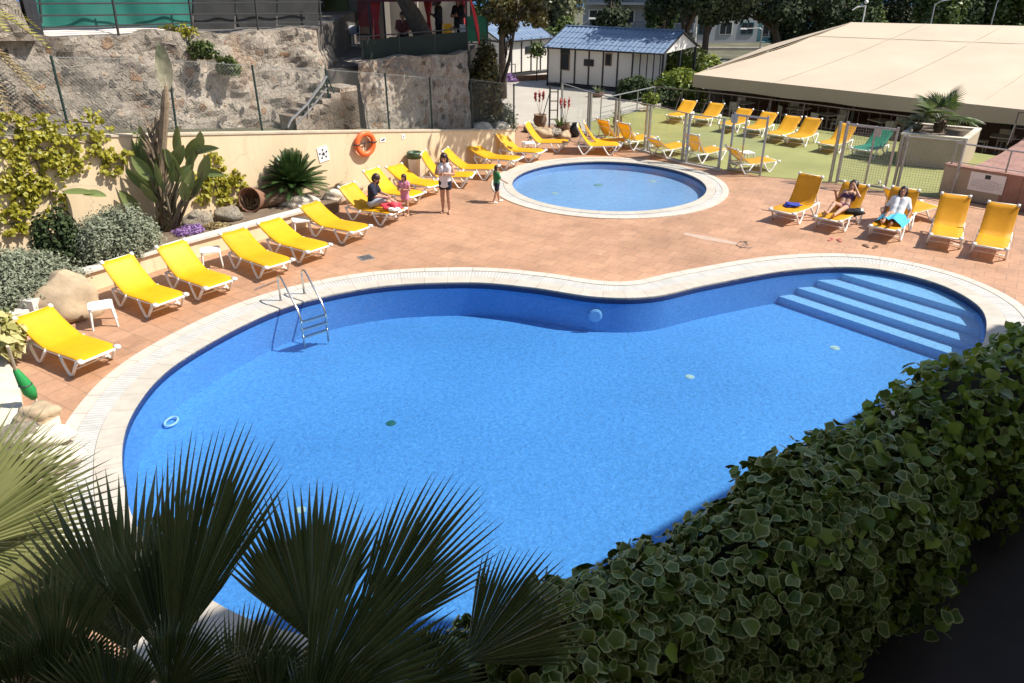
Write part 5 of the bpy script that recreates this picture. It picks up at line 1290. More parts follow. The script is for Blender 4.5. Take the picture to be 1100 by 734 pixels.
t = T('floor_drain', 'square grey floor drain in the tiles behind the big pool', 'drain', at(393,277)); c = at(393,277); mb = MB(); mb.box(c+Vector((0,0,.004)), (.34,.34,.008), R(33)); mb.build('frame', m_galv, t)
mb = MB()
for k in range(5): mb.box(c+Vector((math.cos(R(33))*(-.1+.05*k), math.sin(R(33))*(-.1+.05*k), .0105)), (.02,.26,.005), R(33))
mb.build('slot', m_dark, t)
mb = MB(); a = at(735,251,.004); b = at(792,262,.004); s = Vector((.05,.16,0)); mb.add([a-s*.6, a.lerp(b,.4)-s, b-s*.6, b+s*.6, a.lerp(b,.5)+s*.9, a+s*.6], [(0,1,4,5),(1,2,3,4)]); struct(mb.build('worn_paint_patch', M('worn grey paint', (.46,.33,.25), .7, .12, 5)))
mb = MB(); q = random.Random(2); c = at(798,263,.006); pts = [c+Vector((.28*math.sin(k*1.1)*(.5+.1*k/6), .26*math.cos(k*.8), 0)) for k in range(14)]; mb.tube([p for p in pts], .010, 4); struct(mb.build('painted_squiggle', M('worn dark paint', (.16,.12,.10), .8, .2, 5)))

# ================================================================== GLASS FENCE AND GATES
t = T('glass_fence', 'glass panel fence with galvanised posts beside the round pool', 'fence', (5,29,0))
gp = [at(602,133), at(632,146), at(661,155.5), at(694,163.5), at(734,176), at(774,183.5)]
FH = 1.72
mb = MB(); mb2 = MB()
for i in range(len(gp)-1):
    a, b = gp[i], gp[i+1]; d = (b-a).normalized()
    for o in (a+d*.09, b-d*.09):
        mp_ = MB(); mp_.box(o+Vector((0,0,FH/2)), (.075,.075,FH), math.atan2(d.y,d.x)); mp_.build('post', m_galv, t)
    mg = MB(); mg.box(a.lerp(b,.5)+Vector((0,0,.10+(FH-.16)/2)), ((b-a).length-.30,.012,FH-.16), math.atan2(d.y,d.x)); mg.build('glass_panel', m_glass, t)
    for z_, l_ in ((FH+.012, 0), (.085, .3)): mr_ = MB(); mr_.box(a.lerp(b,.5)+Vector((0,0,z_)), ((b-a).length-l_,.045,.03), math.atan2(d.y,d.x)); mr_.build('rail', m_galv, t)
    mb2.box(a.lerp(b,.5)+Vector((0,0,.035)), ((b-a).length+.02,.20,.07-.003*i), math.atan2(d.y,d.x))
mb2.build('kerb', m_cope, t)
def gate_leaf(name, label, a, b, h, mesh=False, mids=(.5,), lockbox=None, z0=.08):
    t = T(name, label, 'gate', a); d = (b-a).normalized(); L = (b-a).length; az = math.atan2(d.y, d.x); up = Vector((0,0,1)); mb = MB()
    for o in (a+d*.03, b-d*.03): mb.box(o+up*(z0+h)/2, (.06,.05,h-z0+.10), az)
    for zz in (z0+.03, h-.03): mb.box(a.lerp(b,.5)+up*zz, (L-.12,.045,.06), az)
    mb.build('frame', m_galv, t); mb = MB()
    for f in mids: mb.box(a.lerp(b,f)+up*(z0+h)/2, (.045,.04,h-z0-.13), az)
    if mids: mb.build('mullion', m_galv, t)
    if mesh:
        mb = MB(); n = int(L/.075)
        for k in range(1, n): mb.tube([a+d*L*k/n+up*(z0+.05), a+d*L*k/n+up*(h-.05)], .0045, 4, False)
        n = int((h-z0)/.075)
        for k in range(1, n): mb.tube([a+d*.06+up*(z0+(h-z0)*k/n), b-d*.06+up*(z0+(h-z0)*k/n)], .0045, 4, False)
        mb.build('wire_grid', m_galv, t)
    else:
        mb = MB(); mb.box(a.lerp(b,.5)+up*(z0+h)/2, (L-.13,.010,h-z0-.13), az); mb.build('glass_panel', m_glass, t)
    if lockbox is not None:
        mb = MB(); mb.box(a.lerp(b,lockbox)+up*(h-.16), (.20,.10,.26), az); mb.build('lock_box', m_galv, t)
    return t
g0, g1 = at(781,184), at(817,190); gate_leaf('fence_gate', 'open glazed gate leaf of galvanised tube at the end of the glass fence', g0, g1, 1.92, False, (.38,), .03)
g2, g3 = at(897,197.5), at(951,206); gate_leaf('fence_gate', 'galvanised mesh gate leaf standing behind the sunbathing women', g2, g3, 1.92, True, (.58,), .62)
t = T('gate_post', 'pair of galvanised posts at the hinge side of the mesh gate', 'post', at(894,196.5))
for px in (892.5, 900): 
    p = at(px, 197); mb = MB(); mb.box(p+Vector((0,.10,.97)), (.075,.075,1.94), .4); mb.build('post', m_galv, t)
t = T('mesh_fence', 'short wire mesh fence between the mesh gate and the notice wall', 'fence', at(960,207)); a, b = at(958,206.5), at(1021,214); d = (b-a).normalized(); L = (b-a).length
for f in (0,.07,1):
    mb = MB(); p = a.lerp(b,f); mb.box(p+Vector((0,0,.88)), (.06,.06,1.76), .4); mb.build('post', m_galv, t)
mb = MB(); n = int(L/.075)
for k in range(1, n): mb.tube([a.lerp(b,k/n)+Vector((0,0,.06)), a.lerp(b,k/n)+Vector((0,0,1.66))], .004, 4, False)
for k in range(22): mb.tube([a+Vector((0,0,.08+k*.075)), b+Vector((0,0,.08+k*.075))], .004, 4, False)
mb.build('wire_grid', m_wire, t); mb = MB(); mb.tube([a+Vector((0,0,1.72)), b+Vector((0,0,1.72))], .022, 6); mb.build('rail', m_galv, t)
# notice wall
na, nb = Vector((13.12,22.95,0)), Vector((15.25,20.75,0)); nd = (nb-na).normalized(); nq = Vector((nd.y,-nd.x,0))
if nq.y > 0: nq = -nq
t = T('notice_wall', 'beige masonry wall with a tiled top that carries the white notice', 'wall', na)
mb = MB(); mb.prism([na, nb, nb-nq*.28, na-nq*.28], 0, .90, True); mb.build('wall', m_beige, t)
mb = MB(); mb.prism([na+nq*.03-nd*.03, nb+nq*.03, nb-nq*.34, na-nq*.34-nd*.03], .902, .96, True); mb.build('coping', m_platform, t)
c = na+nd*1.22+Vector((0,0,.60)); t = T('notice_sign', 'white notice board with a dark emblem and lines of small text', 'sign', c)
def np_(x, z, o): return c+nd*x+Vector((0,0,z))+nq*o
def nplate(mb, x0, z0, x1, z1, o0, o1):
    mb.add([np_(x, z, o) for o in (o0, o1) for x, z in ((x0,z0),(x1,z0),(x1,z1),(x0,z1))], [(4,5,6,7),(0,1,5,4),(1,2,6,5),(2,3,7,6),(3,0,4,7)])
mb = MB(); nplate(mb, -.47, -.27, .47, .27, .002, .018); mb.build('plate', m_signw, t)
mb = MB(); nplate(mb, -.075, .11, .075, .23, .019, .022); mb.build('emblem', m_ink, t)
mb = MB(); q = random.Random(4)
for k in range(7):
    z = .06-.042*k; w = (.26,.40,.36,.42,.38,.41,.22)[k]; x = -w
    while x < w-.02:
        l = q.uniform(.03,.09); nplate(mb, x, z, min(x+l, w), z+.014, .019, .0205); x += l+.016
mb.build('small_print', m_greyink, t)
# railing on the raised walk
def railing(name, label, pts, h, step=1.4, nmid=3, z=0.0, mat=None, bal=0, stays=False, cat='railing'):
    mat = mat or m_galv; t = T(name, label, cat, pts[0])
    up = Vector((0,0,1)); mr = MB(); mb_ = MB(); ms = MB()
    for i in range(len(pts)-1):
        a, b = Vector(pts[i])+up*z, Vector(pts[i+1])+up*z; L = (b-a).length; n = max(1, round(L/step))
        for k in range(n+(1 if i == len(pts)-2 else 0)):
            p = a.lerp(b, k/n); mp_ = MB(); mp_.tube([p, p+up*h], .026, 6); mp_.build('post', mat, t)
            if stays and k < n:
                q_ = Vector((-(b-a).y, (b-a).x, 0)).normalized()*.62; q_ = q_ if q_.y < 0 else -q_; ms = MB(); ms.tube([p+up*h*.92, p+q_+up*.02], .018, 5); ms.build('stay', mat, t)
        if bal:
            m = int(L/bal)
            for k in range(m): p = a.lerp(b, (k+.5)/m); mb_.tube([p+up*.1, p+up*h*.97], .009, 4, False)
    mr.tube([Vector(p)+up*(z+h) for p in pts], .026, 6); mr.build('rail', mat, t)
    for k in range(nmid):
        f = .12+.72*k/max(1, nmid); m_ = MB(); m_.tube([Vector(p)+up*(z+h*f) for p in pts], .014, 5); m_.build('rail', mat, t)
    if bal: mb_.build('baluster', mat, t)
    return t
m_bron = M('brown painted railing', (.10,.075,.06), .5, .2, 5)
railing('turf_railing', 'long metal railing with slanting stays behind the back row on the turf', [Vector((7.06,38.85,0)), Vector((9.27,37.05,0)), Vector((12.6,33.85,0)), Vector((15.3,30.95,0)), Vector((16.6,29.6,0))], 1.0, 1.75, 2, 0, m_bron, .42, True)
railing('ramp_railing', 'bright metal railing running along the left edge of the turf', [Vector((4.0,35.25,0)), Vector((7.0,38.82,0))], 1.0, 1.6, 3, 0, m_galv, 0, False)
railing('walk_railing', 'brown tube railing standing on the notice wall at the right edge', [na+nd*.12-nq*.15, nb-nq*.15], .62, 1.3, 1, .96, m_galv)
railing('walk_railing', 'brown railing with crossed bars at the back of the raised walk', [Vector((17.0,26.2,0)), Vector((21.5,22.5,0)), Vector((25,20,0))], 1.0, 1.5, 2, .93, m_bron, 0, True)
# planter box with palm
pb = [Vector((13.62,27.0,0)), Vector((15.42,26.05,0)), Vector((16.9,27.9,0)), Vector((15.1,28.95,0))]
t = T('planter_box', 'big beige masonry planter with pale coping holding a small fan palm', 'planter', pb[0]); pv = [(p.x, p.y) for p in pb]; ce = sum(pb, Vector((0,0,0)))/4
mb = MB(); mb.prism(pv, 0, 1.02); mb.build('wall', m_beige, t)
mb = MB(); 
for i in range(4):
    a, b = pb[i], pb[(i+1) % 4]; ia, ib = a.lerp(ce,.17), b.lerp(ce,.17); oa, ob = a.lerp(ce,-.02), b.lerp(ce,-.02); mb.prism([oa, ob, ib, ia], 1.023, 1.09, True)
mb.build('coping', m_rockpale, t); mb = MB(); mb.prism([tuple(p.lerp(ce,.15))[:2] for p in pb], .9, 1.03); mb.build('soil', m_soil, t)
def fan_palm(label, c, trunk_h, fr, rad, mat, spread=115, n=26, droop=.15, petiole=.55, seed=1, name='fan_palm', split=.5, trunk_r=.16):
    """fr: list of (azimuth deg, elevation deg, length factor)"""
    c = Vector(c); t = T(name, label, 'palm', c); q = random.Random(seed); top = c+Vector((0,0,trunk_h))
    mb = MB(); mb.tube([c-Vector((0,0,.05)), c+Vector((0,0,trunk_h*.5)), top, top+Vector((0,0,.12))], [trunk_r*1.1, trunk_r, trunk_r*1.15, trunk_r*.5], 10)
    for k in range(18): a = k*2.4; z = trunk_h*(.2+.8*k/18); p = c+Vector((math.cos(a)*trunk_r, math.sin(a)*trunk_r, z)); mb.tube([p, p+Vector((math.cos(a)*.07, math.sin(a)*.07, .13))], [.035,.012], 4)
    mb.build('trunk', m_palmtrunk, t)
    for az, el, lf in fr:
        d = Vector((math.cos(R(az))*math.cos(R(el)), math.sin(R(az))*math.cos(R(el)), math.sin(R(el)))); hub = top+d*petiole*lf
        m1 = MB(); m1.tube([top, top+d*petiole*lf*.5+Vector((0,0,.02)), hub], [.022,.016,.011], 5); fo = m1.build('frond', lf_agave, t)
        m2 = MB(); nr = Vector((0,0,1)) if el < 75 else Vector((math.cos(R(az+180)), math.sin(R(az+180)), .2)); ax_ = (d+Vector((0,0,-.25))).normalized(); fan_blade(m2, hub, ax_, nr, rad*lf, spread, n, split, droop, .02, q); b_ = m2.build('blade', mat, None); b_.parent = fo
        for v in b_.data.vertices: v.co -= Vector(t.location)
    return t
q = random.Random(12)
fan_palm('small fan palm growing in the beige planter box', (15.15,27.45,1.03), .38, [(k*47+q.uniform(-12,12), e, q.uniform(.85,1.1)) for k, e in enumerate([78,62,55,48,40,35,25,15,5,-5,60,30])], .72, lf_mid, petiole=.62, seed=4, droop=.2)
fan_palm('small second fan palm at the left of the planter box', (14.5,27.7,1.03), .16, [(k*70, e, q.uniform(.8,1)) for k, e in enumerate([60,40,25,15,35])], .48, lf_pale, petiole=.35, seed=6, droop=.25, trunk_r=.1)

# ================================================================== MARQUEE
E0, E1 = Vector((8.98,39.5,1.5)), Vector((19.14,29.26,1.5)); ed = (E1-E0).normalized(); E2 = E0+ed*30
R0, R1 = Vector((18.86,45.6,3.5)), Vector((26.69,42.74,3.5)); rd = (R1-R0).normalized(); R2 = R0+rd*26; B0 = Vector((17.5,55,1.5)); B2_ = Vector((46,52,1.5))
t = T('marquee', 'big cream canvas marquee roof over the sunken dining terrace', 'marquee', (20,40,-1.5))
mb = MB(); NI, NJ = 56, 14; rows = []
for j in range(NJ+1):
    g = j/NJ; row = []
    for i in range(NI+1):
        f = i/NI; p = E0.lerp(E2, f).lerp(R0.lerp(R2, f), g); sag = -.05*math.sin(math.pi*g)*(1-abs(math.sin(math.pi*f*7)))*1.0-.10*math.sin(math.pi*g) + (.05 if abs(g-.72) < .04 else 0)
        sag += .012*math.sin(i*1.7+j*2.3)
        row.append(p+Vector((0,0,sag if 0 < j < NJ else 0)))
    rows.append(row)
mb.grid(rows); mb.grid([[E0,R0],[B0,R0.lerp(B0,.02)]]); mb.grid([[R0,R2],[B0,B2_]]); mb.build('roof', m_canvas, t, True)
mb = MB()
for k in range(0, 8):
    f = k/7; a, b = E0.lerp(E2,f), R0.lerp(R2,f); pts = [a.lerp(b,g/8)+Vector((0,0,.012-.10*math.sin(math.pi*g/8))) for g in range(9)]; mb.tube(pts, .010, 5)
mb.tube([E0.lerp(R0,.72)+Vector((0,0,-.02)), E2.lerp(R2,.72)+Vector((0,0,-.02))], .012, 5); mb.build('seam', m_canvas, t)
mb = MB(); n = 60; rows = [[], []]
for i in range(n+1):
    p = E0.lerp(E2, i/n)-Vector((0,0,.004)); w = Vector((-.7,-.7,0))*.02*math.sin(i*1.3); rows[0].append(p); rows[1].append(p+w+Vector((0,0,-.58-.02*math.sin(i*.8))))
mb.grid(rows); mb.grid([[E0, E0-Vector((0,0,.58))],[E0.lerp(B0,.95), E0.lerp(B0,.95)-Vector((0,0,.5))]]); mb.build('valance', m_canvas, t, True)
for k in range(8):
    p = E0+ed*(.2+3.9*k)+Vector((.25,.25,0)); mb = MB(); mb.box((p.x,p.y,-.05),(.10,.10,3.0), R(45)); mb.build('post', m_dark, t)
    p2 = p+Vector((5.5,4.5,0)); mb = MB(); mb.box((p2.x,p2.y,.3),(.10,.10,3.8), R(45)); mb.build('post', m_dark, t)
mb = MB(); mb.prism([tuple(E0+Vector((.9,.9,0)))[:2], tuple(E2+Vector((.9,.9,0)))[:2], tuple(E2+Vector((7,7,0)))[:2], tuple(E0+Vector((7,7,0)))[:2]], -1.5, -.70); struct(mb.build('dining_floor', m_platform))
t = T('timber_bar', 'dark timber bar counter in the shade under the marquee', 'bar', (17,42,-1.6)); mb = MB(); mb.box((17.5,43.0,-.3),(14,1.2,2.4), R(-42)); mb.build('counter', m_wood, t); mb = MB(); mb.box((17.5,43.0,.95),(14.4,1.6,.08), R(-42)); mb.build('top', m_batten, t)
q = random.Random(21); k = 0
for (lx, col_) in [(1.6,'far left'),(4.0,''),(6.3,''),(8.6,''),(11.0,''),(13.6,''),(16.2,'')]:
    p = E0+ed*lx+Vector((1.9+q.uniform(-.4,.6),1.8,0)); z0 = -.70
    tt = T('dining_table', 'white dining table under the marquee', 'table', (p.x,p.y,z0), 'dining tables under the marquee'); mb = MB(); mb.box((p.x,p.y,z0+.74),(.9,.9,.04),q.random()); mb.build('tabletop', m_white, tt); mb = MB(); mb.tube([(p.x,p.y,z0),(p.x,p.y,z0+.72)], .04, 6); mb.lathe([(.28,0),(.25,.03),(.05,.05)], (p.x,p.y,z0), 10); mb.build('leg', m_galv, tt)
    for s in (0, 1, 2):
        a = q.uniform(0,6.28); o = Vector((math.cos(a),math.sin(a),0))*.75
        cafe_chair('white chair at a dining table under the marquee', p.x+o.x, p.y+o.y, z0+.0, a-1.57, m_white, 'white chairs under the marquee')

# ================================================================== BUNGALOWS, ROAD SIDE
def bungalow(name, label, c, ang, Lx, Dy, hw, hr, wins, porch=0.0, over=.25):
    c = Vector(c); t = T(name, label, 'bungalow', c); m = Matrix.Rotation(R(ang), 3, 'Z'); P = lambda x, y, z: m @ Vector((x, y, z))+c
    mb = MB(); mb.box(P(Lx/2,Dy/2,hw/2+.12), (Lx,Dy,hw-.24), R(ang))
    mb.add([P(0,.0,hw), P(0,Dy,hw), P(0,Dy/2,hr-.05), P(Lx,0,hw), P(Lx,Dy,hw), P(Lx,Dy/2,hr-.05)], [(0,2,1),(3,4,5)]); w = mb.build('wall', m_panelw, t)
    mb = MB(); n = int(Lx/.78)
    for k in range(n+1): mb.box(P(Lx*k/n,-.012,hw/2+.05), (.09,.035,hw+.1), R(ang))
    nd_ = int(Dy/.9)
    for k in range(nd_+1):
        for x in (-.012, Lx+.012): mb.box(P(x,Dy*k/nd_,hw/2+.05), (.035,.09,hw+.1), R(ang))
    mb.box(P(Lx/2,-.02,hw-.02),(Lx+.1,.05,.12),R(ang)); mb.box(P(Lx/2,-.02,.10),(Lx+.1,.05,.16),R(ang)); mb.box(P(Lx+.02,Dy/2,hw-.02),(.05,Dy,.10),R(ang)); mb.box(P(-.02,Dy/2,hw-.02),(.05,Dy,.10),R(ang)); mb.build('batten', m_batten, t)
    x1 = Lx+porch+over; mb = MB(); sl = (hr-hw)/(Dy/2); rows = []; nx = int((x1+over)/.07)
    for side in (0, 1):
        rows = []
        for yy in ((-over, Dy/2) if side == 0 else (Dy/2, Dy+over)):
            z = hw+.06+sl*(yy if side == 0 else Dy-yy); rows.append([P(-over+(x1+over)*i/nx, yy, z+(.03 if i % 4 in (1, 2) else 0)) for i in range(nx+1)])
        mid = [[a.lerp(b, g) - Vector((0,0,.0)) for a, b in zip(*rows)] for g in (0,.245,.25,.495,.50,.745,.75,1)]
        for gi in (1,3,5): mid[gi] = [p-Vector((0,0,.02)) for p in mid[gi]]
        mb.grid(mid)
    r = mb.build('roof', m_roof, t); mb = MB()
    mb.tube([P(-over,Dy/2,hr+.11), P(x1,Dy/2,hr+.11)], .05, 6); mb.build('ridge_cap', m_roof, r)
    mb = MB()
    for x in (x1-.02, -over+.02):
        mb.tube([P(x,-over,hw-.02-sl*over*0), P(x,Dy/2,hr+.03)], .05, 4); mb.tube([P(x,Dy+over,hw-.02), P(x,Dy/2,hr+.03)], .05, 4)
    mb.tube([P(-over,-over,hw+.0), P(x1,-over,hw+.0)], .045, 4); mb.build('bargeboard', m_batten, r)
    if porch:
        mb = MB(); mb.add([P(x1-.1,0,hw), P(x1-.1,Dy,hw), P(x1-.1,Dy/2,hr-.02)], [(0,1,2)]); mb.build('gable_panel', m_panelw, t)
        for yy in (0.05, Dy/2, Dy-.05):
            mb = MB(); mb.box(P(x1-.12,yy,hw/2), (.11,.11,hw), R(ang)); mb.build('porch_post', m_batten, t)
        mb = MB(); mb.box(P(Lx+porch/2,Dy/2,.06), (porch,Dy,.12), R(ang)); mb.box(P(x1-.12,Dy/2,.85),(.06,Dy,.07),R(ang)); mb.box(P(x1-.12,Dy/2,.45),(.05,Dy,.05),R(ang)); mb.build('porch', m_batten, t)
    for (x, z, w_, h_) in wins:
        mb = MB(); mb.box(P(x,-.02,z), (w_+.10,.05,h_+.10), R(ang)); f = mb.build('window', m_batten if h_ < .5 else m_wood, t); mb = MB(); mb.box(P(x,-.045,z), (w_,.02,h_), R(ang)); mb.build('pane', m_pane, f)
    return t
bungalow('bungalow', 'white panelled bungalow with black battens and a porch, right of the paler one', (2.08,46.6,0), -32, 5.3, 5.0, 2.12, 3.0, [(1.13,1.38,.5,.8),(1.13,1.93,.5,.18),(2.65,1.42,.52,.26),(3.85,1.65,.30,.55)], 1.6)
bungalow('bungalow', 'white panelled bungalow with a light blue roof, farther back at left', (-.65,50.0,0), 42, 4.2, 4.2, 2.12, 3.05, [(2.3,1.5,.5,.30)], 0)
t = railing('ramp_railing', 'dark handrail of the ramp beside the farther bungalow', [Vector((-1.9,49.0,0)), Vector((-.4,48.6,0)), Vector((.2,49.3,0))], .9, 1.2, 1, 0, m_dark, 0, False)
t = T('low_wall', 'low brick edging with flowers in front of the farther bungalow', 'wall', (.6,49,0)); mb = MB(); mb.box((1.3,49.0,.14),(2.4,.25,.28),.35); mb.build('wall', m_terra, t)
shrub('pink_bush', 'small pink flowering bush at the foot of the farther bungalow', (-.2,48.2,0), (.5,.4,.45), 500, .07, lf_purple, 7)
t = T('sapling', 'young round tree between the two bungalows', 'tree', (1.5,48.6,0)); mb = MB(); mb.tube([(1.5,48.6,0),(1.52,48.6,1.7)], .04, 6); mb.build('trunk', m_bark, t); P, Nn = cloud([(1.52,48.6,1.9),(1.35,48.5,1.7),(1.75,48.6,1.75)], [(.45,.4,.42)]*3, 500, .3); V, Fq = leaf_np(P, Nn, .11); npmesh('crown', V, Fq, lf_mid, t)
# metal post frame and pots at the left end of the glass fence
t = T('metal_frame', 'dark upright metal frame with rungs at the left end of the glass fence', 'metal frame', at(592,137)); a = at(590,137); b = at(598.5,137)
mb = MB(); mb.tube([a, a+Vector((0,0,1.75))], .04, 6); mb.tube([b, b+Vector((0,0,1.6))], .03, 6)
for k in range(4): mb.tube([a+Vector((0,0,.35+.38*k)), b+Vector((0,0,.35+.38*k))], .022, 5)
mb.build('frame', m_dark, t); mb = MB(); mb.tube([a+Vector((0,0,1.5)), a+Vector((-.4,-.4,.2))], .02, 5); mb.build('stay', m_dark, t)
def pot_plant(name, label, c, pr, ph, kind):
    c = Vector(c); t = T(name, label, 'potted plant', c); mb = MB(); mb.lathe([(pr*.62,0),(pr*1.0,ph*.55),(pr*.85,ph*.9),(pr*.95,ph),(pr*.8,ph),(pr*.7,ph*.85),(0,ph*.82)], c, 16); mb.build('pot', m_terra if kind != 'red' else m_wood, t, True)
    mb = MB(); q = random.Random(hash(name) % 99 if False else int(c.x*37) % 97)
    top = c+Vector((0,0,ph*.85))
    if kind == 'red':
        for k in range(3):
            d = Vector((-.25+.2*k, .05, 1)); mb.tube([top, top+d*.45, top+d*.95], [.012,.01,.008], 4)
        mb.build('stem', m_bark, t); P, Nn = cloud([tuple(top+Vector((-.25+.2*k,.05,1))*.85) for k in range(3)], [(.05,.05,.25)]*3, 130, .2); V, Fq = leaf_np(P, Nn, .07); npmesh('flower', V, Fq, lf_red, t)
    else:
        for k in range(34):
            a = k*2.4; e = R(15+65*q.random()); L = .55*q.uniform(.8,1.2); d = Vector((math.cos(a)*math.cos(e), math.sin(a)*math.cos(e), math.sin(e))); s = d.cross(Vector((0,0,1))).normalized()*.03; mb.add([top-s*.7, top+s*.7, top+d*L*.55+s, top+d*L*.55-s, top+d*L-Vector((0,0,.16*L))], [(0,1,2,3),(3,2,4)])
        mb.build('leaf_tuft', lf_agave if kind == 'agave' else lf_mid, t)
pot_plant('flower_pot', 'dark urn with pink red flowers left of the spiky pot plant', at(580,137), .30, .55, 'red')
pot_plant('pot_plant', 'spiky green plant in a clay pot beside the metal frame', at(601,145), .26, .38, 'spiky')
pot_plant('flower_pot', 'clay pot with a pink red flower spike right of the spiky plant', at(607,141), .22, .35, 'red')
for k, (px, py, r_, lb_) in enumerate([(584,149,(.45,.32,.28),'tan rock left of the flower urn behind the last wall lounger'),(596,148,(.36,.28,.24),'dark tan rock in the middle of the rockery'),(607,151,(.36,.26,.22),'small rock at the right end of the rockery'),(570,143,(.32,.26,.24),'small pale rock at the left end of the rockery')]):
    rock('boulder', lb_, at(px,py)+Vector((0,.25,r_[2]*.5)), r_, 40+k, m_rocktan if k % 2 == 0 else m_rock, k*.7)
t = T('urn', 'dark round urn beside the pair of loungers at the glass fence', 'pot', at(618,147)); mb = MB(); mb.lathe([(.12,0),(.25,.22),(.22,.42),(.14,.5),(.18,.55),(.13,.55),(.1,.45),(0,.4)], at(618,147), 16); mb.build('pot', m_batten, t, True)
p=onpl(530,136,1.9); shrub('road_bush', 'grey green bush behind the fence at the end of the stone wall', (p.x,p.y,p.z-.15), (.95,.8,1.1), 3600, .07, lf_sage, 18)
mb = MB(); mb.prism([flatp(500,139,.5),flatp(541,139,.5),(-.35,31.8),(-1.6,31.5)], -1, zlev(530,139,.5)-.08); struct(mb.build('rock_bank', m_ground))
shrub('hanging_bush', 'dark hanging creeper on the bright end of the stone wall', (-.98,29.0,1.4), (.62,.8,2.35), 5600, .09, lf_olive, 18)
rock('boulder', 'left white rock behind the fence beside the grey bush', onpl(517,138,.8), (.38,.28,.24), 51, m_rockpale)
rock('boulder', 'right white rock behind the fence beside the grey bush', onpl(537,138,.8), (.36,.26,.24), 52, m_rockpale, .5)
p=onpl(215,55,1.15); shrub('terrace_weeds', 'left tuft of green weeds growing on the stone wall', (p.x,p.y,p.z-.2), (.55,.3,.42), 600, .07, lf_mid, 7)
p=onpl(243,72,1.1); shrub('wall_weeds', 'right tuft of green weeds hanging on the face of the stone wall', (p.x,p.y,p.z-.2), (.38,.25,.5), 600, .07, lf_mid, 7)
p=onpl(192,35,1.6); shrub('kerb_weeds', 'small pale weeds by the whitewashed kerb', (p.x,p.y,p.z-.1), (.6,.22,.3), 350, .06, lf_vine, 7)
# bushes near the marquee corner
shrub('bright_bush', 'bright yellow green bush at the left corner of the marquee', (8.9,42.2,-.5), (1.55,1.3,1.75), 4200, .14, lf_bright, 20)
shrub('bright_bush', 'bright green bush behind the bungalow porch, left of the white parasol', (10.6,49,-.8), (2.4,1.6,2.5), 4200, .16, lf_bright, 20)
shrub('dark_bush', 'dark green bush between the bungalow porch and the ramp railing', (6.6,41.6,-.1), (1.25,1.0,1.2), 3000, .11, lf_dark, 16)
shrub('dark_bush', 'dark bush in the shade below the bright bush', (7.8,41.0,-.3), (1.2,.9,.95), 2400, .11, lf_dark, 14)
pot_plant('agave', 'spiky agave clump in the shade before the bungalow', (4.6,42.4,0), .34, .20, 'agave')
pot_plant('potted_agave', 'tall narrow leaved potted plant at the turf edge behind the glass', (4.6,33.9,0), .22, .4, 'spiky')
shrub('potted_bush', 'small yellow green potted bush at the far corner of the turf', (6.7,37.9,.3), (.45,.4,.55), 500, .09, lf_bright, 8)
t = T('parasol', 'pale grey sun parasol beyond the marquee corner', 'parasol', (11.8,47.5,-1.6)); mb = MB(); mb.lathe([(1.5,1.55),(.8,1.95),(.06,2.25),(0,2.28)], (11.8,47.5,-1.6), 8); mb.build('canopy', m_greyc, t); mb = MB(); mb.tube([(11.8,47.5,-1.6),(11.8,47.5,.6)], .03, 6); mb.build('pole', m_white, t)
t = T('white_pole', 'tall white pole standing left of the marquee roof', 'pole', (11.3,50,-1.6)); mb = MB(); mb.tube([(11.38,50,-1.6),(11.2,50,3.6)], [.09,.075], 8); mb.build('pole', m_white, t)
def street_lamp(label, base, h, arm, group=None, head=(.5,.16,.09)):
    b = Vector(base); t = T('street_lamp', label, 'street lamp', b, group); top = b+Vector((0,0,h)); e = top+Vector(arm)
    mb = MB(); mb.tube([b, b+Vector((0,0,h*.96)), top.lerp(e,.15)+Vector((0,0,-.05)), e], [.07,.05,.04,.035], 7); mb.build('pole', m_galv, t)
    mb = MB(); az = math.atan2(arm[1], arm[0]); mb.box(e+Vector((math.cos(az)*.15,math.sin(az)*.15,0)), head, az, .8); mb.build('lamp_head', m_white, t)
street_lamp('street lamp with a slanting arm behind the nearer bungalow', (4.1,55,-1.6), 3.9, (1.1,0,.85))
street_lamp('grey street lamp left of the marquee ridge, before the dark trees', (17.75,58,-1.6), 4.0, (-1.2,0,-.1))
street_lamp('street lamp with a long level arm above the marquee roof', (30.6,60,-1.6), 5.6, (2.6,0,.35))
street_lamp('street lamp with a short arm above the marquee roof, farther right', (36.2,62,-1.6), 5.6, (.7,0,.9))
t = T('white_post_lamp', 'white globe lamp above the marquee ridge', 'street lamp', (25.3,60,-1.6)); mb = MB(); mb.tube([(25.6,60,-1.6),(25.6,60,3.7)], .05, 6); mb.tube([(24.7,60,3.4),(25.0,60,3.62),(25.6,60,3.7)], .05, 5); mb.build('pole', m_white, t); mb = MB(); mb.lathe([(0,-.16),(.15,-.05),(.15,.06),(0,.16)], (25.6,60,3.95), 10); mb.build('lamp_head', m_white, t, True)

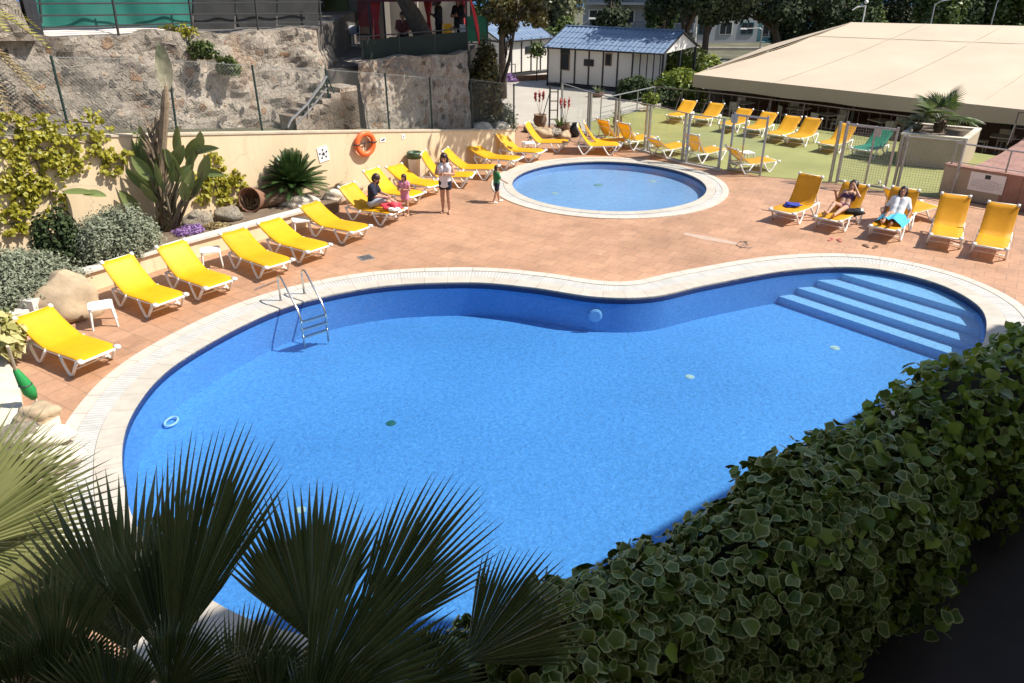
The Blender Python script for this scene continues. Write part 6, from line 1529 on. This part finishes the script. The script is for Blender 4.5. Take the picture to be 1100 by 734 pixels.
# ================================================================== APARTMENTS AND TREES BEYOND
def apartments(label, c, ang, L, D, floors, fh, bays, mat, balc=True, teal=False):
    c = Vector(c); t = T('apartment_building', label, 'building', c); m = Matrix.Rotation(R(ang),3,'Z'); P = lambda x,y,z: m @ Vector((x,y,z))+c
    mb = MB(); mb.box(P(L/2,D/2,floors*fh/2), (L,D,floors*fh), R(ang)); mb.build('wall', mat, t)
    for f in range(floors):
        for b in range(bays):
            x = L*(b+.5)/bays; w = L/bays*.62; mb = MB(); mb.box(P(x,-.02,f*fh+fh*.52), (w,.08,fh*.52), R(ang)); fr = mb.build('window', m_apt_teal if teal and b % 2 == 0 else m_panelw, t); mb = MB(); mb.box(P(x-w*.23,-.07,f*fh+fh*.52), (w*.40,.03,fh*.45), R(ang)); mb.box(P(x+w*.23,-.07,f*fh+fh*.52), (w*.40,.03,fh*.45), R(ang)); mb.build('pane', m_pane, fr)
        if balc:
            mb = MB(); mb.box(P(L/2,-.85,f*fh+.05), (L*.94,1.6,.20), R(ang)); mb.box(P(L/2,-1.6,f*fh+.14),(L*.94,.06,.12),R(ang)); bl = mb.build('balcony', mat, t)
            mb = MB(); mb.tube([P(L*.03,-1.6,f*fh+1.0),P(L*.97,-1.6,f*fh+1.0)], .03, 5)
            for k in range(int(L/.5)): mb.tube([P(L*.03+L*.94*k/(int(L/.5)),-1.6,f*fh+.1),P(L*.03+L*.94*k/(int(L/.5)),-1.6,f*fh+1.0)], .02, 3, False)
            mb.build('balustrade', m_dark, bl)
            for x in (L*.33, L*.66):
                mb = MB(); mb.box(P(x,-.85,f*fh+fh*.5),(.12,1.5,fh-.25),R(ang)); mb.build('partition', mat, bl)
    mb = MB(); mb.box(P(L/2,D/2,floors*fh+.1),(L+.5,D+.5,.25),R(ang)); mb.build('roof', mat, t)
    return t
apartments('shaded apartment block with balconies above the nearer bungalow', (8.2,95,-6), -8, 13, 9, 6, 2.8, 4, m_apt)
apartments('white and teal apartment block seen under the big pine branches', (20.4,92,-6.5), 6, 7.5, 8, 4, 2.55, 3, m_apt, False, True)
apartments('lower white block with teal shutters right of the white and teal block', (28.2,94,-6.5), -2, 8, 8, 3, 2.4, 3, m_apt_teal, True, False)
t = T('white_wall', 'low white garden wall below the teal apartments', 'wall', (20,84,-4)); mb = MB(); mb.box((22.5,84,-2.6),(14,.4,2.6)); mb.build('wall', m_limewall, t)
G0 = -1.6
shrub('verge_bush', 'light green bush in front of the teal apartments, left of the leaning trunk', (13.5,56,-1.6), (1.6,1.2,2.0), 2600, .17, lf_bright, 16)
shrub('verge_bush', 'mid green bush below the white garden wall', (16.2,57.5,-1.6), (1.7,1.2,1.7), 2600, .17, lf_mid, 16)
shrub('verge_bush', 'pale green bush beside the slope of the marquee roof', (18.8,58,-1.6), (1.5,1.2,1.9), 2400, .17, lf_pale, 16)
tree('poplar_tree', 'tall pale grey green tree behind the farther bungalow', (2.9,58,G0), 9, (2.1,1.9,3.9,5.6), 9000, .17, lf_pale, trunk_r=.16, clumps=34, elong=1.8)
tree('bushy_tree', 'mid green bushy tree at the feet of the pale tree', (3.6,55.5,G0), 4, (1.9,1.4,1.5,3.0), 3600, .16, lf_mid, trunk_r=.10, clumps=16)
tree('conifer_tree', 'dark pointed conifer in front of the balconies', (7.2,60,G0), 9, (2.0,2.0,3.6,4.6), 6500, .17, lf_pine, trunk_r=.15, clumps=40, cone=True)
tree('pine_tree', 'large dark pine whose crown hangs over the nearer bungalow', (9.5,51,G0), 10, (3.7,3.2,2.4,7.5), 19000, .17, lf_pine, lean=(2.0,-3.4), trunk_r=.24, clumps=40)
tree('pine_tree', 'leaning dark pine with its trunk against the teal apartments', (21.2,62,G0), 12, (5.6,4.0,2.6,6.6), 20000, .19, lf_pine, lean=(-3.0,0), trunk_r=.30, clumps=40)
tree('pine_tree', 'dark pine crown between the nearer bungalow and the teal apartments', (14.6,61,G0), 10, (3.4,3.0,2.4,6.2), 11000, .19, lf_pine, trunk_r=.2, clumps=30)
tree('evergreen_tree', 'dark evergreen behind the bungalow porch', (10.3,55.5,G0), 6, (1.5,1.5,2.4,4.4), 4200, .16, lf_dark, trunk_r=.13, clumps=18)
for (x, y, h, cr, n, mt, lab) in [(22.6,64,9,(2.6,2.4,3.6,4.9),7500,lf_pine,'dark rounded evergreen just left of the marquee ridge'),(26.2,65,8,(2.3,2.2,3.4,4.4),7000,lf_dark,'dark green tree behind the left end of the marquee ridge'),
    (24.6,73,10,(3.0,3.0,3.6,6.2),6500,lf_pine,'dark tree rising between the leaning pine and the marquee ridge'),(35.6,67,9,(2.5,2.4,3.6,4.9),7000,lf_dark,'dark evergreen behind the lamp with the long arm'),
    (38.6,69,10,(2.7,2.6,3.9,5.2),7000,lf_pine,'dark evergreen between the two lamps above the marquee'),(41.6,67,9,(2.5,2.4,3.6,4.8),7000,lf_mid,'mid green tree above the right end of the marquee'),(44.6,68,9,(2.7,2.6,3.8,5.0),7000,lf_dark,'dark tree at the top right corner of the photo'),
    (32.9,64,7,(2.0,2.0,3.0,4.2),7000,lf_mid,'feathery mid green tree right of the glimpse of sea'),(30.3,70,7,(2.2,2.2,2.2,3.0),5000,lf_mid,'small tree in front of the glimpse of sea'),(18,76,10,(3.4,2.6,3.0,7.2),6500,lf_dark,'dark crown high behind the leaning pine'),
    (34.5,76,10,(3.4,2.6,4.0,5.6),6500,lf_pine,'dark tall tree in the second row behind the feathery tree'),(42,78,10,(4.0,2.6,4.0,5.6),7000,lf_pine,'dark broad tree in the second row at the far right')]:
    tree('evergreen_tree', lab, (x,y,G0), h, cr, n, .20, mt, trunk_r=.16, clumps=22)
tree('shade_tree', 'leaning tree whose trunk rises through the cafe terrace', (-2.75,29.2,3.5), 7, (5.6,4.0,1.6,4.7), 24000, .17, lf_dark, lean=(2.6,-.3), trunk_r=.30, clumps=46, shell=.25, bend=(-2.9, 0))
tree('olive_tree', 'yellow brown leafed tree at the end of the cafe terrace', (-.75,31,1.0), 5, (1.25,1.2,.95,3.75), 2600, .12, lf_olive, lean=(1.0,1.2), trunk_r=.085, clumps=16)
tree('evergreen_tree', 'dark tree behind the cafe at the top of the photo', (-.5,42,0), 8, (3.0,2.0,2.4,6.6), 5000, .18, lf_dark, trunk_r=.2, clumps=20)
P, Nn = cloud([(x, 108+4*math.sin(x*.3), -1.0+1.2*math.sin(x*.21)) for x in range(-30, 95, 3) if not 44 < x < 52 and not 4 < x < 36], [(3.5,2.5,4.2)]*len([x for x in range(-30, 95, 3) if not 44 < x < 52 and not 4 < x < 36]), 22000, .7); V, Fq = leaf_np(P, Nn, .42); o = npmesh('woodland', V, Fq, lf_dark, None); tag(o, 'far dark wood beyond the marquee and apartments', 'wood', None, 'stuff')
# palm frond at the top left corner
t = T('date_palm', 'palm with yellowed drooping fronds at the top left corner', 'palm', (-12.2,17.6,1.4)); mb = MB(); mb.tube([(-12.2,17.6,1.3),(-12.15,17.6,3.2),(-12.1,17.5,5.4)], [.24,.20,.18], 10); mb.build('trunk', m_palmtrunk, t); q = random.Random(2); mb = MB(); md = MB()
for k in range(22):
    a = k*2.4; e = R(q.uniform(5,70)); pinnate(mb, (-12.1,17.5,5.35), (math.cos(a)*math.cos(e), math.sin(a)*math.cos(e), math.sin(e)), 2.0*q.uniform(.8,1.1), .34, .75, n=26)
for k in range(14):
    a = R(-150+q.uniform(-100,190)); pinnate(md, (-12.05,17.45,5.2), (math.cos(a)*.8, math.sin(a)*.8, -.25), 1.7*q.uniform(.8,1.1), .28, .75, n=24)
mb.build('frond', lf_vine, t); md.build('dry_frond', lf_dry, t)

# ================================================================== HOTEL, TERRACE, HEDGE, PALMS IN FRONT
def un(tt, o, z=0.0): return u_t*tt+n_t*o+Vector((0,0,z))
HH = 10.4
t = T('hotel_building', 'cream hotel wing behind the viewpoint that shades the near terrace', 'building', un(4,-6))
mb = MB(); mb.prism([tuple(un(a,b))[:2] for a, b in ((-14,-12),(22.2,-12),(22.2,-.45),(-14,-.45))], 0, HH); mb.build('wall', m_hotel, t)
mb = MB(); mb.prism([tuple(un(a,b))[:2] for a, b in ((-14.2,-12.2),(22.25,-12.2),(22.25,-.38),(-14.2,-.38))], HH, HH+.16, True); mb.build('roof', m_hotel, t)
mb = MB(); mb.prism([tuple(un(a,b))[:2] for a, b in ((6.4,-11.9),(11.0,-11.9),(11.0,-.40),(6.4,-.40))], HH+.163, 14.0); mb.build('added_shade_block', m_hotel, t)  # block added on the unseen roof to shade the coping below the palms
for f in range(3):
    for k in range(6):
        if f == 1 and k == 2: continue
        c = un(-10+5.6*k, -.44, 1.9+3.1*f+(1.0 if f == 0 else 0)); mb = MB(); mb.box(c, (1.7,.08,1.7), math.atan2(.6,.8)); w = mb.build('window', m_white, t); mb = MB(); mb.box(c+n_t*.035, (1.5,.05,1.5), math.atan2(.6,.8)); mb.build('pane', m_pane, w)
mb = MB(); mb.prism([tuple(un(a,b))[:2] for a, b in ((.75,-.44),(22,-.44),(22,1.72),(.75,1.72))], -.05, 2.85); struct(mb.build('terrace', M('dark slate terrace', (.035,.026,.022), .8, .25, 2)))
mb = MB(); mb.prism([tuple(un(a,b))[:2] for a, b in ((2.9,-.40),(9,-.40),(9,.10),(2.9,.10))], 2.86, 2.875); struct(mb.build('painted_strip', m_pinkmat))
t = T('parapet', 'low dark kerb wall under the ivy hedge along the near terrace', 'wall', un(5,1.5,2.85)); mb = MB(); mb.prism([tuple(un(a,b))[:2] for a, b in ((.78,1.34),(16,1.34),(16,1.70),(.78,1.70))], 2.853, 3.05); mb.build('wall', M('dark brown wall', (.06,.05,.038), .9, .25, 3), t)  # even dark brown wall colour
hedge = T('ivy_hedge', 'thick ivy hedge with cream edged leaves along the terrace at bottom right', 'hedge', un(4,1.5,3.0))
def hsurf(tt, th, r=1.0):
    """cross-section of the hedge: th 0 (terrace side, low) to 1 (pool side, hanging down)"""
    lump = 1+.12*math.sin(2.1*tt+1)+.12*math.sin(5.3*tt+th*5)+.10*math.sin(12*tt+14*th)+.07*math.sin(21*tt-17*th)
    hz = .06*math.sin(1.7*tt)+.05*math.sin(4.1*tt+2)+.035*math.sin(12*tt+1)*math.sin(9*th)-.03*max(0, tt-3.2)
    if th < .28: f = th/.28; o, z = -.32-.03*math.sin(9*tt), 3.06+.58*f; nn = (-1, .15)
    elif th < .68: f = (th-.28)/.40; a = math.pi*(1-f); o, z = .32*math.cos(a), 3.64+.34*math.sin(a); nn = (math.cos(a), math.sin(a))
    else: f = (th-.68)/.32; o, z = .32+.02*f, 3.64-2.1*f; nn = (1, .25)
    return un(tt, 1.52+o*lump*r, z+(.16+hz if z > 3.3 else 0)), Vector((n_t.x*nn[0], n_t.y*nn[0], nn[1]))
mb = MB(); rows = [[hsurf(.95+i*.15, k/24, .72)[0]-Vector((0,0,.07)) for k in range(25)] for i in range(80)]; mb.grid(rows)
mb.build('branch_mass', M('hedge twigs', (.035,.03,.018), .95, .4, 12), hedge, True)
def hedge_leaves(name, n, t0, t1, size, mat, p=None):
    P = []; Nn = []; k = 0
    while k < n:
        tt = t0+(t1-t0)*nrg.random(); th = nrg.random()
        if p is not None and nrg.random() > p(tt): continue
        s, nv = hsurf(tt, th, .80+.38*nrg.random()**1.5); P.append(list(s)); Nn.append(list(nv)); k += 1
    P = np.array(P); Nn = np.array(Nn)+nrg.normal(size=(n, 3))*.72+np.array([0, 0, .30]); P += nrg.normal(size=P.shape)*.025
    dn = np.tile(np.array([0, 0, -1.0]), (n, 1))+np.array(list(n_t))*.4+nrg.normal(size=(n, 3))*.55
    V, Fq, uv = ivy_leaves(P, Nn, size, dn); npmesh(name, V, Fq, mat, hedge, uv)
hedge_leaves('variegated_leaves', 9000, 1.0, 5.2, .041, lf_ivyvar, lambda x: 1.0 if x < 3.2 else max(.10, 1-(x-3.2)/1.2))
hedge_leaves('green_leaves', 9500, 1.4, 11.5, .045, lf_ivy, lambda x: .10 if x < 2.6 else min(1, .12+(x-2.6)/1.2))
# fan palms in front
def frond(t, base, hub, tip, spread, mat, n=34, nrm=None, droop=.06, split=.55, seed=0, fold=.014, cup=.15):
    q = random.Random(seed); hub, tip = Vector(hub), Vector(tip); ax_ = tip-hub; view = (Vector((0,0,CH))-hub).normalized()
    nr = Vector(nrm) if nrm is not None else view*.8+Vector((0,0,.5)); base = Vector(base)
    m1 = MB(); m1.tube([base, base.lerp(hub,.5)+Vector((0,0,.06)), hub, hub+ax_*.12], [.02,.015,.010,.004], 6); fo = m1.build('frond', m_olivepet, t)
    m2 = MB(); fan_blade(m2, hub, ax_, nr, ax_.length, spread, n, split, droop, fold, q, cup); m2.build('blade', mat, fo)
m_olivepet = M('palm petiole', (.10,.12,.04), .5, .2, 8)
pA = Vector((-.80,1.55,0)); t = T('fan_palm', 'fan palm with dark shaded fronds at the bottom of the photo', 'palm', pA); crown = pA+Vector((0,0,3.85))
mb = MB(); mb.tube([pA, pA+Vector((.02,0,2)), crown], [.20,.17,.19], 10)
mb.build('trunk', m_palmtrunk, t)
lf_fp_lit = leafmat('sunlit fan palm blade', (.15,.165,.055), (.27,.28,.11), .3, .45)  # lighter, yellower blade copy: sunlight on the left palm is put in its colour
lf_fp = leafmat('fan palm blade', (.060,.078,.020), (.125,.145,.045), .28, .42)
FR = [((140,700,2.50),(118,498,2.75),46,None),((178,710,2.45),(180,540,2.6),40,None),((185,700,2.35),(252,448,2.55),23,None),((335,690,2.45),(322,512,2.70),44,None),((372,705,2.40),(510,518,2.55),27,None),((500,712,2.45),(612,604,2.55),44,None),((330,760,2.2),(480,640,2.3),62,None),((60,720,2.25),(5,612,2.4),62,None),((440,745,2.2),(520,690,2.25),70,None),((60,745,2.2),(100,650,2.3),70,None),((180,745,2.1),(250,665,2.2),75,None),((20,750,2.2),(20,680,2.2),80,None),((120,775,2.15),(60,690,2.2),80,None),((330,785,2.1),(420,710,2.2),80,None),((290,775,2.2),(225,700,2.25),80,None),((250,765,2.3),(330,650,2.45),55,None)]
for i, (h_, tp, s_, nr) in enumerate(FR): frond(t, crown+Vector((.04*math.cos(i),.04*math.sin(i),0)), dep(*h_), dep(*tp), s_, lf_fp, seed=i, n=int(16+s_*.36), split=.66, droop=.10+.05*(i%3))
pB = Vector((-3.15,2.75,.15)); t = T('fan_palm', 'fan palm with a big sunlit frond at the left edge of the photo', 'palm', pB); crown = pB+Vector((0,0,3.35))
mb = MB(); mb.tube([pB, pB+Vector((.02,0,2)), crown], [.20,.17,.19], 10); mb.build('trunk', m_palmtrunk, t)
for i, (h_, tp, s_) in enumerate([((-50,585,3.7),(132,535,3.85),62),((-70,600,3.5),(10,425,3.8),60),((-20,640,3.4),(90,640,3.5),62),((-60,660,3.3),(40,720,3.3),60),((-70,560,3.6),(90,480,3.9),40)]): frond(t, crown, dep(*h_), dep(*tp), s_, lf_fp_lit, seed=30+i, n=int(18+s_*.34), split=.58)
# low plants in the shade of the palms
shrub('shade_plant', 'dark low plants in the shade beneath the fan palm', (-1.6,3.6,.15), (1.5,1.0,.9), 1800, .13, lf_dark, 12)
t = T('agave_plant', 'grey spiky agave in the shade between the dark palm fronds', 'plant', (-1.0,2.9,.15)); mb = MB(); q = random.Random(31)
for k in range(40):
    a = k*2.4; e = R(10+70*q.random()); L = .75*q.uniform(.8,1.15); d = Vector((math.cos(a)*math.cos(e), math.sin(a)*math.cos(e), math.sin(e))); s = d.cross(Vector((0,0,1))).normalized()*.03; o = Vector((-1.0,2.9,1.6)); mb.add([o-s, o+s, o+d*L*.55+s*.9, o+d*L*.55-s*.9, o+d*L], [(0,1,2,3),(3,2,4)])
mb.build('leaf', lf_agave, t); mb = MB(); mb.tube([(-1.0,2.9,.1),(-1.0,2.9,1.65)], .10, 8); mb.build('trunk', m_palmtrunk, t)

# ================================================================== CAMERA, SUN, SKY
cam = bpy.data.cameras.new('camera'); co = bpy.data.objects.new('camera', cam); COL.objects.link(co)
cam.sensor_width = 36; cam.lens = 36*F/1100; cam.clip_start = .05; cam.clip_end = 5000
co.location = (0, 0, CH); co.rotation_euler = (R(90)-PT, 0, 0); scene.camera = co
EL, AZ = R(51), R(-3)
sd = Vector((math.cos(EL)*math.cos(AZ), math.cos(EL)*math.sin(AZ), math.sin(EL)))
sun = bpy.data.lights.new('sun', 'SUN'); sun.energy = 4.4; sun.angle = R(.5); sun.color = (1, .95, .87)
so = bpy.data.objects.new('sun', sun); COL.objects.link(so); so.rotation_euler = (-sd).to_track_quat('-Z', 'Y').to_euler(); so.location = (20, 0, 30)
w = bpy.data.worlds.new('World'); scene.world = w; w.use_nodes = True; nt = w.node_tree
sk = nt.nodes.new('ShaderNodeTexSky'); sk.sky_type = 'NISHITA'; sk.sun_disc = False; sk.sun_elevation = EL; sk.sun_rotation = R(90)-AZ
nt.links.new(sk.outputs[0], nt.nodes['Background'].inputs[0]); nt.nodes['Background'].inputs[1].default_value = .10
scene.view_settings.view_transform = 'Standard'; scene.view_settings.look = 'None'; scene.view_settings.exposure = 0.75; scene.view_settings.gamma = 1
scene.render.engine = 'CYCLES'
